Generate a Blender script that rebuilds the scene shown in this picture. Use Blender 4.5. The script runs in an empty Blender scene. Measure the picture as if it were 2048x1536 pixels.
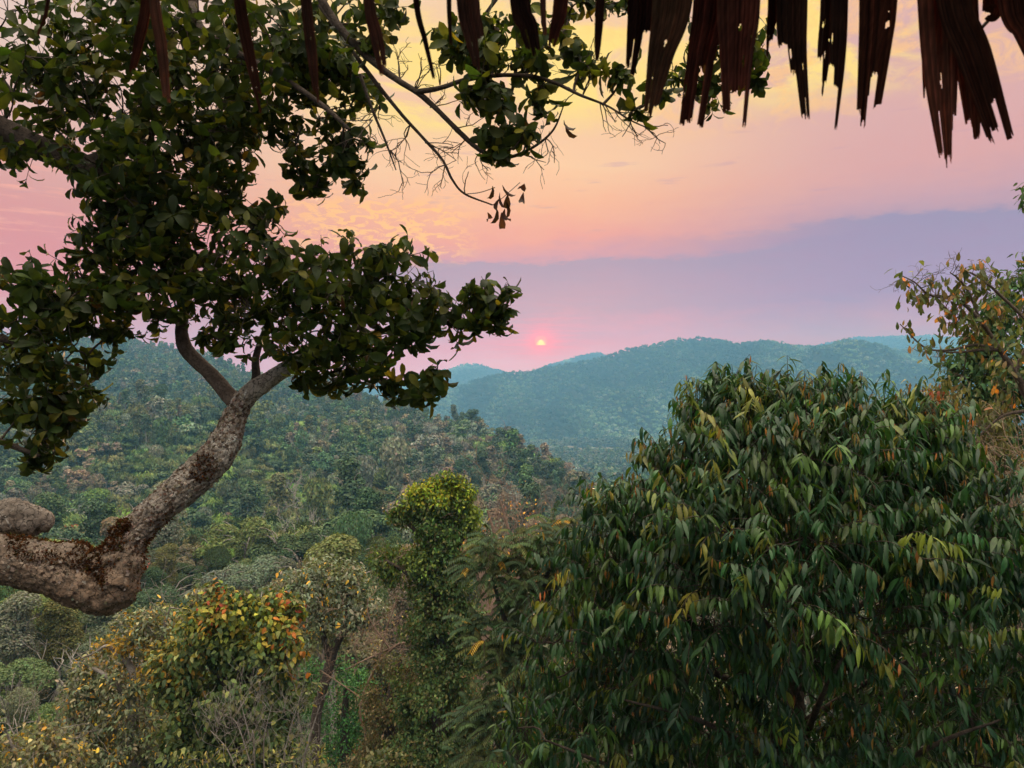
import bpy, math, random
import numpy as np
from mathutils import Vector, noise

# ------------------------------------------------------------------ camera
F = 1540.0; CX = 1024.0; CY = 768.0; Z0 = 30.0      # lens: pixels of the 2048 px frame; eye level
scene = bpy.context.scene
cam_data = bpy.data.cameras.new("camera")
cam = bpy.data.objects.new("camera", cam_data)
scene.collection.objects.link(cam)
scene.camera = cam
cam.location = (0, 0, Z0)
cam.rotation_euler = (math.radians(90), 0, 0)
cam_data.sensor_width = 36
cam_data.lens = 36 * F / 2048
cam_data.clip_start = 0.05
cam_data.clip_end = 30000
cam_data.dof.use_dof = True
cam_data.dof.focus_distance = 12
cam_data.dof.aperture_fstop = 9.0

# ------------------------------------------------------------------ light
SUN_AZ = math.degrees(math.atan2(1082 - CX, F))
SUN_EL = 3.2
RHO = 2.35e-4; HAZE_TOP = 325.0; HAZE_BACK = 4950.0
HAZE_COL = (0.265, 0.64, 0.99)
HAZE_EST = (0.180, 0.420, 0.550)                    # what the air adds along a long path
EXPOSURE = 0.0

def lin(r, g, b):
    f = lambda c: (c / 255 / 12.92) if c <= 10.3 else ((c / 255 + 0.055) / 1.055) ** 2.4
    return (f(r), f(g), f(b))

def through(c, el):
    """sky radiance which, seen through the air, gives colour c at elevation el"""
    e = math.radians(max(el, 0.0))
    L = min(HAZE_TOP / max(math.sin(e), 1e-4), HAZE_BACK / math.cos(e))
    T = math.exp(-RHO * L)
    return tuple(min(9, max(0.02, (c[k] - (1 - T) * HAZE_EST[k]) / T)) for k in range(3))

world = bpy.data.worlds.new("World")
scene.world = world
world.use_nodes = True
nt = world.node_tree
N = nt.nodes; Lk = nt.links
N.clear()

def setin(sock, v):
    if isinstance(v, bpy.types.NodeSocket):
        Lk.new(v, sock)
    else:
        sock.default_value = v

def M(op, a, b=None, c=None, clamp=False):
    n = N.new("ShaderNodeMath"); n.operation = op; n.use_clamp = clamp
    setin(n.inputs[0], a)
    if b is not None: setin(n.inputs[1], b)
    if c is not None: setin(n.inputs[2], c)
    return n.outputs[0]

def SM(v, a, b, lo=0.0, hi=1.0):
    n = N.new("ShaderNodeMapRange"); n.interpolation_type = 'SMOOTHSTEP'
    setin(n.inputs[0], v); n.inputs[1].default_value = a; n.inputs[2].default_value = b
    n.inputs[3].default_value = lo; n.inputs[4].default_value = hi
    return n.outputs[0]

def MIX(f, a, b, blend='MIX'):
    n = N.new("ShaderNodeMix"); n.data_type = 'RGBA'; n.blend_type = blend
    n.clamp_factor = True
    setin(n.inputs[0], f)
    for s, v in ((n.inputs[6], a), (n.inputs[7], b)):
        if isinstance(v, bpy.types.NodeSocket): Lk.new(v, s)
        else: s.default_value = (*v, 1)
    return n.outputs[2]

def NOISE(vec, scale, detail=4, rough=0.55, dist=0.0):
    n = N.new("ShaderNodeTexNoise"); n.inputs['Scale'].default_value = scale
    n.inputs['Detail'].default_value = detail; n.inputs['Roughness'].default_value = rough
    n.inputs['Distortion'].default_value = dist
    Lk.new(vec, n.inputs['Vector'])
    return n.outputs[0]

def COMB(x, y, z):
    n = N.new("ShaderNodeCombineXYZ")
    for s, v in zip(n.inputs, (x, y, z)): setin(s, v)
    return n.outputs[0]

tc = N.new("ShaderNodeTexCoord")
sep = N.new("ShaderNodeSeparateXYZ"); Lk.new(tc.outputs['Generated'], sep.inputs[0])
sx, sy, sz = sep.outputs
az = M('MULTIPLY', M('ARCTAN2', sx, sy), 180 / math.pi)
el = M('MULTIPLY', M('ARCSINE', sz), 180 / math.pi)
vec_ae = COMB(M('MULTIPLY', az, 0.035), M('MULTIPLY', el, 0.12), 0.0)
# two slow wobbles so that the bands of cloud have uneven edges
w1 = M('MULTIPLY', M('SUBTRACT', NOISE(vec_ae, 3.0, 5, 0.6), 0.5), 2.6)
w2 = M('MULTIPLY', M('SUBTRACT', NOISE(vec_ae, 11.0, 7, 0.65), 0.5), 1.5)
elw = M('ADD', M('SUBTRACT', el, M('MULTIPLY', M('SUBTRACT', M('MAXIMUM', M('MINIMUM', az, 36), -10), 8), 0.035)), M('ADD', w1, w2))

def tpos(e):
    return math.sqrt(max(e, 0.0) / 90)

def RAMP(elev, stops):
    t = M('SQRT', M('DIVIDE', M('MAXIMUM', elev, 0.0), 90.0))
    n = N.new("ShaderNodeValToRGB"); Lk.new(t, n.inputs[0])
    cr = n.color_ramp
    while len(cr.elements) > 1: cr.elements.remove(cr.elements[-1])
    for k, (e, c) in enumerate(stops):
        elm = cr.elements[0] if k == 0 else cr.elements.new(tpos(e))
        elm.position = tpos(e); elm.color = (*c, 1)
    return n.outputs[0]

HIGH = [(42, (1.6, 1.42, 1.28)), (57, (4.5, 3.9, 3.1)), (90, (5.6, 4.9, 3.9))]  # unseen overhead sky, brightened beyond real dusk to fill the foreground
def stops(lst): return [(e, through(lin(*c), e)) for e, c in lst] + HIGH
ramp_l = RAMP(elw, stops([(0.3, (205, 175, 190)), (3.2, (205, 160, 175)), (6.5, (212, 142, 150)), (10, (216, 142, 146)),
                          (13, (216, 156, 152)), (17, (222, 178, 168)), (22, (226, 196, 182)), (28, (228, 200, 190))]))
ramp_c = RAMP(elw, stops([(0.3, (214, 180, 192)), (1.8, (214, 174, 190)), (3.2, (210, 160, 178)), (5.5, (188, 156, 174)), (9.0, (172, 150, 172)),
                          (9.35, (208, 153, 165)), (10.8, (234, 160, 148)), (13, (244, 180, 146)), (16, (248, 200, 158)),
                          (20.5, (243, 196, 160)), (27, (244, 204, 164))]))
ramp_r = RAMP(elw, stops([(0.3, (194, 166, 180)), (2.6, (184, 158, 176)), (5.5, (157, 148, 178)), (10.2, (152, 144, 174)),
                          (10.55, (180, 151, 170)), (11.6, (196, 156, 168)), (13.5, (214, 162, 162)), (17, (216, 168, 166)), (21, (216, 170, 166)), (28, (222, 182, 184))]))
cA = MIX(SM(az, -32, -6), ramp_l, ramp_c)
cB = MIX(SM(az, 3, 27), cA, ramp_r)
# clouds: a rippled bank left of the centre, brighter streaks high up
cvec = COMB(M('DIVIDE', sx, M('ADD', sz, 0.1)), M('DIVIDE', sy, M('ADD', sz, 0.1)), 0.0)
rip = NOISE(COMB(M('MULTIPLY', az, 0.09), M('MULTIPLY', el, 0.22), 0.3), 9.0, 5, 0.62, 0.8)
win1 = M('MULTIPLY', M('MULTIPLY', SM(az, -20, -12), SM(az, -1.5, -6)), M('MULTIPLY', SM(elw, 8.6, 10.4), SM(elw, 15.0, 12.6)))
m1 = M('MULTIPLY', SM(rip, 0.46, 0.56), win1)
cC = MIX(M('MULTIPLY', m1, 0.85), cB, through(lin(255, 196, 130), 11.5))
strk = NOISE(cvec, 2.3, 7, 0.62, 1.2)
win2 = M('MULTIPLY', M('MULTIPLY', SM(az, -25, -4), SM(az, 33, 24)), M('MULTIPLY', SM(elw, 17.2, 20.5), SM(elw, 31, 23.5)))
m2 = M('MULTIPLY', SM(strk, 0.42, 0.55), win2)
cD = MIX(M('MULTIPLY', m2, 0.95), cC, through(lin(255, 222, 130), 21))
puff = NOISE(COMB(M('MULTIPLY', az, 0.10), M('MULTIPLY', el, 0.17), 2.0), 3.2, 7, 0.66, 0.6)
win3 = M('MULTIPLY', SM(elw, 16, 19), SM(az, 2, 14))
cD = MIX(M('MULTIPLY', M('MULTIPLY', SM(puff, 0.46, 0.62), win3), 0.6), cD, through(lin(255, 200, 126), 21))
m4 = M('MULTIPLY', SM(NOISE(COMB(M('MULTIPLY', az, 0.05), M('MULTIPLY', el, 0.4), 7.0), 4.5, 5, 0.6), 0.60, 0.74),
       M('MULTIPLY', SM(el, 9.5, 12), SM(el, 20, 16)))
cD = MIX(M('MULTIPLY', m4, 0.35), cD, through(lin(190, 150, 170), 12))
m5 = M('MULTIPLY', SM(NOISE(COMB(M('MULTIPLY', az, 0.06), M('MULTIPLY', el, 0.5), 11.0), 3.5, 5, 0.6), 0.52, 0.7),
       M('MULTIPLY', M('MULTIPLY', SM(el, 3, 6), SM(el, 16, 12)), SM(az, -14, -20)))
cD = MIX(M('MULTIPLY', m5, 0.6), cD, through(lin(240, 176, 158), 10))
# the low sun behind thin cloud
daz = M('SUBTRACT', az, SUN_AZ); de = M('SUBTRACT', el, SUN_EL)
r_sun = M('SQRT', M('ADD', M('MULTIPLY', daz, daz), M('MULTIPLY', M('MULTIPLY', de, de), 1.25)))
r_glow = M('SQRT', M('ADD', M('MULTIPLY', M('MULTIPLY', daz, daz), 0.16), M('MULTIPLY', de, de)))
band = SM(NOISE(COMB(M('MULTIPLY', az, 0.10), M('MULTIPLY', el, 1.7), 4.0), 2.5, 4, 0.6), 0.42, 0.64)
glow = M('MULTIPLY', M('POWER', 2.718, M('MULTIPLY', r_glow, -1.1)), M('ADD', 0.45, M('MULTIPLY', band, 0.9)))
cE = MIX(M('MULTIPLY', glow, 0.75, clamp=True), cD, through(lin(250, 110, 122), 4))
halo = M('POWER', 2.718, M('MULTIPLY', M('MULTIPLY', r_sun, r_sun), -0.9))
cE = MIX(M('MULTIPLY', halo, 0.95, clamp=True), cE, through(lin(255, 40, 30), 3.2))
disc = M('MULTIPLY', SM(r_sun, 0.56, 0.36), M('MULTIPLY', SM(de, -0.40, -0.28), SM(M('ADD', de, M('MULTIPLY', band, -0.25)), 0.52, 0.2)))
cE = MIX(disc, cE, through(lin(255, 165, 40), 3.2))
core = M('MULTIPLY', SM(M('ADD', r_sun, M('MULTIPLY', de, 0.9)), 0.30, 0.05), SM(de, -0.36, -0.26))
cE = MIX(core, cE, through(lin(255, 236, 110), 3.2))
# behind the viewer the sky is dusk blue low down, brightened overhead as added fill
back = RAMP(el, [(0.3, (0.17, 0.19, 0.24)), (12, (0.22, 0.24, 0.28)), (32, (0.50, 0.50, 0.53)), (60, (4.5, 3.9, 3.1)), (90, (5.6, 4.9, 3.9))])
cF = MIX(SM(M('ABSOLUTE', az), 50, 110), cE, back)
sky_tex = N.new("ShaderNodeTexSky"); sky_tex.sky_type = 'NISHITA'; sky_tex.sun_disc = False
sky_tex.sun_elevation = math.radians(SUN_EL); sky_tex.sun_rotation = math.radians(SUN_AZ)
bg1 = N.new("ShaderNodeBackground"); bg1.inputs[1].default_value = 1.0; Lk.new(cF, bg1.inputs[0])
bg2 = N.new("ShaderNodeBackground"); bg2.inputs[1].default_value = 0.004; Lk.new(sky_tex.outputs[0], bg2.inputs[0])
add = N.new("ShaderNodeAddShader"); Lk.new(bg1.outputs[0], add.inputs[0]); Lk.new(bg2.outputs[0], add.inputs[1])
wo = N.new("ShaderNodeOutputWorld"); Lk.new(add.outputs[0], wo.inputs[0])

sun_data = bpy.data.lights.new("sun", 'SUN')
sun_data.energy = 2.6; sun_data.angle = math.radians(5); sun_data.color = (1.0, 0.62, 0.36)
sun = bpy.data.objects.new("sun", sun_data); scene.collection.objects.link(sun)
a_, e_ = math.radians(SUN_AZ), math.radians(6)
to_sun = Vector((math.sin(a_) * math.cos(e_), math.cos(a_) * math.cos(e_), math.sin(e_)))
sun.rotation_euler = (-to_sun).to_track_quat('-Z', 'Y').to_euler()
sun.location = (0, 0, 60)

vs = scene.view_settings
scene.display_settings.display_device = 'sRGB'
vs.view_transform = 'Standard'; vs.look = 'None'; vs.exposure = EXPOSURE; vs.gamma = 1
cy = scene.cycles
cy.max_bounces = 6; cy.diffuse_bounces = 3; cy.glossy_bounces = 2; cy.transmission_bounces = 4
cy.volume_bounces = 2; cy.transparent_max_bounces = 6
cy.use_denoising = True
try:
    cy.denoiser = 'OPENIMAGEDENOISE'; cy.denoising_input_passes = 'RGB_ALBEDO_NORMAL'
except Exception:
    pass
cy.caustics_reflective = False; cy.caustics_refractive = False

# ------------------------------------------------------------------ helpers
rng = np.random.default_rng(11)
COL = scene.collection

def P(x, y, d):
    return np.array([(x - CX) / F * d, d, Z0 + (CY - y) / F * d])

def unit(v):
    v = np.asarray(v, float)
    return v / np.maximum(np.linalg.norm(v, axis=-1, keepdims=True), 1e-9)

def rvec(n, r=None):
    return unit((r or rng).normal(size=(n, 3)))

ROOT = {}
def thing(name, loc, label, cat, group=None):
    o = bpy.data.objects.new(name, None)
    o.empty_display_size = 0.2
    COL.objects.link(o); o.location = tuple(map(float, loc))
    o['label'] = label; o['category'] = cat
    if group: o['group'] = group
    ROOT[o.name] = np.array(loc, float)
    return o

def make_mesh(name, V, Fc, mat, smooth=False, col=None):
    me = bpy.data.meshes.new(name)
    V = np.ascontiguousarray(V, np.float32); Fc = np.ascontiguousarray(Fc, np.int32)
    n, k = Fc.shape
    me.vertices.add(len(V)); me.vertices.foreach_set('co', V.ravel())
    me.loops.add(n * k); me.loops.foreach_set('vertex_index', Fc.ravel())
    me.polygons.add(n); me.polygons.foreach_set('loop_start', np.arange(0, n * k, k, dtype=np.int32))
    me.polygons.foreach_set('use_smooth', np.full(n, bool(smooth)))
    if col is not None:
        a = me.attributes.new('col', 'FLOAT_COLOR', 'FACE')
        c = np.ones((n, 4), np.float32); c[:, :3] = col
        a.data.foreach_set('color', c.ravel())
    me.update(calc_edges=True)
    me.materials.append(mat)
    return me

def obj(name, V, Fc, mat, parent=None, smooth=False, col=None, kind=None):
    off = np.zeros(3); up = parent
    while up is not None:
        off = off + ROOT.get(up.name, 0.0); up = up.parent
    me = make_mesh(name, np.asarray(V) - off, Fc, mat, smooth, col)
    o = bpy.data.objects.new(name, me); COL.objects.link(o)
    if parent is not None: o.parent = parent
    if kind: o['kind'] = kind
    return o

def join(parts):
    Vs, Fs, n = [], [], 0
    for V, Fc in parts:
        Vs.append(V); Fs.append(Fc + n); n += len(V)
    return np.concatenate(Vs), np.concatenate(Fs)

def spline(pts, n):
    """Catmull-Rom through rows of pts (any width), n samples"""
    p = np.asarray(pts, float)
    if len(p) == 2:
        t = np.linspace(0, 1, n)[:, None]
        return p[0] * (1 - t) + p[1] * t
    q = np.vstack([2 * p[0] - p[1], p, 2 * p[-1] - p[-2]])
    seg = np.linspace(0, len(p) - 1 - 1e-6, n)
    i = seg.astype(int); t = (seg - i)[:, None]
    a, b, c, d = q[i], q[i + 1], q[i + 2], q[i + 3]
    return 0.5 * (2 * b + (c - a) * t + (2 * a - 5 * b + 4 * c - d) * t ** 2 + (3 * b - a - 3 * c + d) * t ** 3)

def tube(path, rad, seg=6, cap=False):
    path = np.asarray(path, float); n = len(path)
    rad = np.broadcast_to(np.asarray(rad, float), (n,))
    tan = unit(np.gradient(path, axis=0))
    ref = np.array([0.31, 0.17, 0.93]) if abs(tan[0][2]) < 0.9 else np.array([1.0, 0.1, 0.0])
    u = unit(np.cross(tan[0], ref)); us = []
    for k in range(n):
        u = unit(u - tan[k] * np.dot(u, tan[k])); us.append(u)
    us = np.array(us); vs_ = np.cross(tan, us)
    th = np.linspace(0, 2 * math.pi, seg, endpoint=False)
    V = path[:, None, :] + rad[:, None, None] * (np.cos(th)[None, :, None] * us[:, None, :] + np.sin(th)[None, :, None] * vs_[:, None, :])
    V = V.reshape(-1, 3)
    i = np.arange(n - 1)[:, None] * seg; j = np.arange(seg)[None, :]; j2 = (j + 1) % seg
    Fc = np.stack([i + j, i + j2, i + seg + j2, i + seg + j], -1).reshape(-1, 4)
    return V, Fc

def rough_tube(path, rad, seg, amp, scale, seed=0.0, lumps=()):
    """bark: a tube whose surface is pushed in and out by noise; lumps are (centre, radius, height)"""
    V, Fc = tube(path, rad, seg)
    n = len(path)
    ctr = np.repeat(np.asarray(path, float), seg, axis=0)
    rr = np.repeat(np.broadcast_to(np.asarray(rad, float), (n,)), seg)
    out = unit(V - ctr)
    dsp = np.empty(len(V))
    for k, p in enumerate(V):
        q = Vector(p * scale + seed)
        a = noise.fractal(q * 0.5, 1.0, 2.0, 3)
        b = noise.fractal(q * 2.3, 0.9, 2.1, 4)
        c = abs(noise.noise(q * 1.3 + Vector((9, 3, 1))))
        dsp[k] = a * 0.9 + b * 0.5 - (0.35 if c < 0.06 else 0.0)
    push = dsp * amp * rr
    for lc, lr, lh in lumps:
        dd = np.linalg.norm(V - lc, axis=1)
        push = push + lh * np.exp(-(dd / lr) ** 2)
    return V + out * push[:, None], Fc

PROF = {
    'obovate': ([0, .25, .55, .82, 1], [.10, .55, .95, .78, .06]),
    'lance': ([0, .2, .45, .75, 1], [.10, .80, 1.0, .62, .03]),
    'heart': ([0, .14, .45, .78, 1], [.35, .95, 1.0, .55, .04]),
    'leaflet': ([0, .2, .5, .8, 1], [.25, .9, 1.0, .7, .1]),
}
def leaves(pos, axis, nrm, L, W, droop, prof='obovate', fold=0.25):
    """bent, folded leaf blades (8 quads each)"""
    n = len(pos)
    axis = unit(axis); side = unit(np.cross(axis, nrm)); nrm = np.cross(side, axis)
    L = np.broadcast_to(L, (n,)); W = np.broadcast_to(W, (n,)); droop = np.broadcast_to(droop, (n,)) + 1e-4
    ts, ws = PROF[prof]
    rows = []
    for t, w in zip(ts, ws):
        ph = droop * t
        c = pos + (L * np.sin(ph) / droop)[:, None] * axis - (L * (1 - np.cos(ph)) / droop)[:, None] * nrm
        ln = np.cos(ph)[:, None] * nrm + np.sin(ph)[:, None] * axis
        h = (W * 0.5 * w)[:, None]
        rows.append(np.stack([c - side * h + ln * h * fold, c, c + side * h + ln * h * fold], 1))
    V = np.concatenate(rows, 1)
    f = []
    for r in range(4):
        for c in range(2):
            a = r * 3 + c
            f.append([a, a + 1, a + 4, a + 3])
    Fc = (np.arange(n)[:, None, None] * 15 + np.array(f)[None]).reshape(-1, 4)
    return V.reshape(-1, 3), Fc

def cards(pos, axis, nrm, L, W):
    """small pointed leaf sprays: one kite of two folded halves would be wasted at this size, so one quad each"""
    n = len(pos)
    axis = unit(axis); side = unit(np.cross(axis, nrm)); nrm = np.cross(side, axis)
    L = np.broadcast_to(L, (n,))[:, None]; W = np.broadcast_to(W, (n,))[:, None]
    V = np.stack([pos - axis * L * .5, pos + side * W * .5 - axis * L * .05, pos + axis * L * .5 - nrm * L * .12, pos - side * W * .5 - axis * L * .05], 1)
    Fc = (np.arange(n)[:, None] * 4 + np.arange(4)[None])
    return V.reshape(-1, 3), Fc

def pick(cols, n, w=None, r=None, jit=0.18):
    r = r or rng
    c = np.array(cols, float)
    w = None if w is None else np.array(w, float) / np.sum(w)
    k = r.choice(len(c), n, p=w)
    out = c[k] * np.exp(r.normal(0, jit, (n, 1))) * np.exp(r.normal(0, jit * .3, (n, 3)))
    return np.clip(out, 0.003, 0.9)

# ------------------------------------------------------------------ materials
def new_mat(name):
    m = bpy.data.materials.new(name); m.use_nodes = True
    t = m.node_tree; t.nodes.clear()
    return m, t.nodes, t.links

def leaf_mat(name, trans=0.3, rough=0.45, spec=0.35, glow=(1.3, 1.25, 0.5), simple=False):
    m, n, l = new_mat(name)
    at = n.new("ShaderNodeAttribute"); at.attribute_name = 'col'
    oi = n.new("ShaderNodeObjectInfo")
    mul = n.new("ShaderNodeMix"); mul.data_type = 'RGBA'; mul.blend_type = 'MULTIPLY'; mul.inputs[0].default_value = 1
    l.new(at.outputs['Color'], mul.inputs[6]); l.new(oi.outputs['Color'], mul.inputs[7])
    base = mul.outputs[2]
    out = n.new("ShaderNodeOutputMaterial")
    if simple:
        d = n.new("ShaderNodeBsdfDiffuse"); l.new(base, d.inputs[0]); top = d.outputs[0]
    else:
        tx = n.new("ShaderNodeTexCoord"); nz = n.new("ShaderNodeTexNoise"); nz.inputs['Scale'].default_value = 24
        l.new(tx.outputs['Object'], nz.inputs['Vector'])
        mr = n.new("ShaderNodeMapRange"); mr.inputs[1].default_value = .3; mr.inputs[2].default_value = .7
        mr.inputs[3].default_value = .72; mr.inputs[4].default_value = 1.25
        l.new(nz.outputs[0], mr.inputs[0])
        mv = n.new("ShaderNodeMix"); mv.data_type = 'RGBA'; mv.blend_type = 'MULTIPLY'; mv.inputs[0].default_value = 1
        l.new(base, mv.inputs[6]); l.new(mr.outputs[0], mv.inputs[7]); base = mv.outputs[2]
        d = n.new("ShaderNodeBsdfPrincipled"); l.new(base, d.inputs['Base Color'])
        d.inputs['Roughness'].default_value = rough; d.inputs['Specular IOR Level'].default_value = spec
        top = d.outputs[0]
    if trans > 0:
        tm = n.new("ShaderNodeMix"); tm.data_type = 'RGBA'; tm.blend_type = 'MULTIPLY'; tm.inputs[0].default_value = 1
        l.new(base, tm.inputs[6]); tm.inputs[7].default_value = (*glow, 1)
        tr = n.new("ShaderNodeBsdfTranslucent"); l.new(tm.outputs[2], tr.inputs[0])
        mx = n.new("ShaderNodeMixShader"); mx.inputs[0].default_value = trans
        l.new(top, mx.inputs[1]); l.new(tr.outputs[0], mx.inputs[2]); top = mx.outputs[0]
    l.new(top, out.inputs[0])
    return m

def bark_mat(name, c1, c2, c3, scale=9.0, bump=0.5, lichen=0.0, moss=None):
    m, n, l = new_mat(name)
    tx = n.new("ShaderNodeTexCoord")
    def nz(s, d, r=.6, dist=0.0):
        k = n.new("ShaderNodeTexNoise"); k.inputs['Scale'].default_value = s; k.inputs['Detail'].default_value = d
        k.inputs['Roughness'].default_value = r; k.inputs['Distortion'].default_value = dist
        l.new(tx.outputs['Object'], k.inputs['Vector']); return k.outputs[0]
    def mr(v, a, b):
        k = n.new("ShaderNodeMapRange"); k.inputs[1].default_value = a; k.inputs[2].default_value = b
        l.new(v, k.inputs[0]); return k.outputs[0]
    def mix(f, a, b):
        k = n.new("ShaderNodeMix"); k.data_type = 'RGBA'
        if isinstance(f, float): k.inputs[0].default_value = f
        else: l.new(f, k.inputs[0])
        for s, v in ((k.inputs[6], a), (k.inputs[7], b)):
            if isinstance(v, bpy.types.NodeSocket): l.new(v, s)
            else: s.default_value = (*v, 1)
        return k.outputs[2]
    n1 = nz(scale, 8, .65, .4); n2 = nz(scale * .35, 5, .6); n3 = nz(scale * 5, 5, .7)
    crack = None
    if lichen:
        wob = n.new("ShaderNodeTexNoise"); wob.inputs['Scale'].default_value = scale * 1.6; wob.inputs['Detail'].default_value = 4
        l.new(tx.outputs['Object'], wob.inputs['Vector'])
        va = n.new("ShaderNodeVectorMath"); va.operation = 'MULTIPLY_ADD'; va.inputs[1].default_value = (.10, .10, .10)
        l.new(wob.outputs['Color'], va.inputs[0]); l.new(tx.outputs['Object'], va.inputs[2])
        vo = n.new("ShaderNodeTexVoronoi"); vo.feature = 'DISTANCE_TO_EDGE'; vo.inputs['Scale'].default_value = scale * 2.6
        l.new(va.outputs[0], vo.inputs['Vector']); crack = vo.outputs['Distance']
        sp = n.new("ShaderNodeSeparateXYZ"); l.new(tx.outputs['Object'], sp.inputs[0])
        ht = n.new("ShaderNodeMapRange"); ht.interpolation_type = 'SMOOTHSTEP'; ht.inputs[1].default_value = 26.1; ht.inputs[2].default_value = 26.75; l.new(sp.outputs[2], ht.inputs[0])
    c = mix(mr(n1, .38, .62), c1, c2)
    c = mix(mr(n2, .50, .66), c, c3)
    if lichen:
        c = mix(mr(nz(scale * 1.5, 8, .72, .8), .565, .64), c, tuple(lichen * v for v in (1.0, .97, .88)))
    if lichen:
        c = mix(mr(crack, .05, .008), c, tuple(v * .2 for v in c1))
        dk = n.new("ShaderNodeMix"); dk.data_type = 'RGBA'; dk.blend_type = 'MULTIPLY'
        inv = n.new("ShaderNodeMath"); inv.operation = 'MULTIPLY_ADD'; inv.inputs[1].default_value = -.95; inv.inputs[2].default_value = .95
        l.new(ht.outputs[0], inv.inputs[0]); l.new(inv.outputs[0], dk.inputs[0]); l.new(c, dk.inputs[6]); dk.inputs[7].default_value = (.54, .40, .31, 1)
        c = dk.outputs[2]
    c = mix(mr(n3, .52, .30), c, tuple(v * .3 for v in c1))
    b = n.new("ShaderNodeBump"); b.inputs['Strength'].default_value = bump; b.inputs['Distance'].default_value = .02
    l.new(n3, b.inputs['Height'])
    p = n.new("ShaderNodeBsdfPrincipled"); p.inputs['Roughness'].default_value = .88; p.inputs['Specular IOR Level'].default_value = .2
    l.new(c, p.inputs['Base Color']); l.new(b.outputs[0], p.inputs['Normal'])
    o = n.new("ShaderNodeOutputMaterial"); l.new(p.outputs[0], o.inputs[0])
    return m

MAT = {
    'leaf': leaf_mat('glossy_leaf', .42, .48, .25),
    'leaf_sheen': leaf_mat('waxy_leaf', .30, .36, .36),
    'leaf_soft': leaf_mat('soft_leaf', .28, .6, .25),
    'far_leaf': leaf_mat('canopy_leaf', .0, simple=True),
    'mid_leaf': leaf_mat('mid_canopy_leaf', .22, simple=True),
    'thatch': leaf_mat('dry_palm', .34, .75, .12, glow=(1.7, .7, .38)),
    'moss': leaf_mat('moss_tuft', .2, .9, .05, glow=(1.2, .9, .4)),
    'bark_near': bark_mat('pale_bark', (.29, .245, .20), (.50, .445, .385), (.19, .15, .118), 8, 1.0, lichen=.66),
    'bark_dark': bark_mat('dark_bark', (.06, .045, .036), (.12, .092, .075), (.045, .034, .028), 14, .6),
    'bark_grey': bark_mat('grey_bark', (.22, .19, .165), (.36, .32, .29), (.15, .125, .105), 6, .4),
    'twig_pink': bark_mat('bare_twig', (.24, .16, .12), (.36, .25, .19), (.16, .105, .08), 5, .2),
    'far_bark': bark_mat('pale_trunk', (.26, .235, .205), (.38, .35, .31), (.18, .155, .13), 1.2, .2),
}

# ------------------------------------------------------------------ terrain
def vnoise(x, y, seed=0):
    xi = np.floor(x).astype(np.int64); yi = np.floor(y).astype(np.int64)
    fx = x - xi; fy = y - yi
    fx = fx * fx * (3 - 2 * fx); fy = fy * fy * (3 - 2 * fy)
    def h(a, b):
        k = (a * 374761393 + b * 668265263 + seed * 1442695041) & 0x7fffffff
        k = ((k ^ (k >> 13)) * 1274126177) & 0x7fffffff
        return ((k ^ (k >> 16)) & 0xffff) / 65535.0
    return (h(xi, yi) * (1 - fx) + h(xi + 1, yi) * fx) * (1 - fy) + (h(xi, yi + 1) * (1 - fx) + h(xi + 1, yi + 1) * fx) * fy

def fbm(x, y, seed=0, o=4):
    s = 0; a = 1.0; tot = 0
    for k in range(o):
        s = s + a * (vnoise(x * 2 ** k, y * 2 ** k, seed + k) - .5); tot += a; a *= .5
    return s / tot * 2

CANOPY = 9.0
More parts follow.
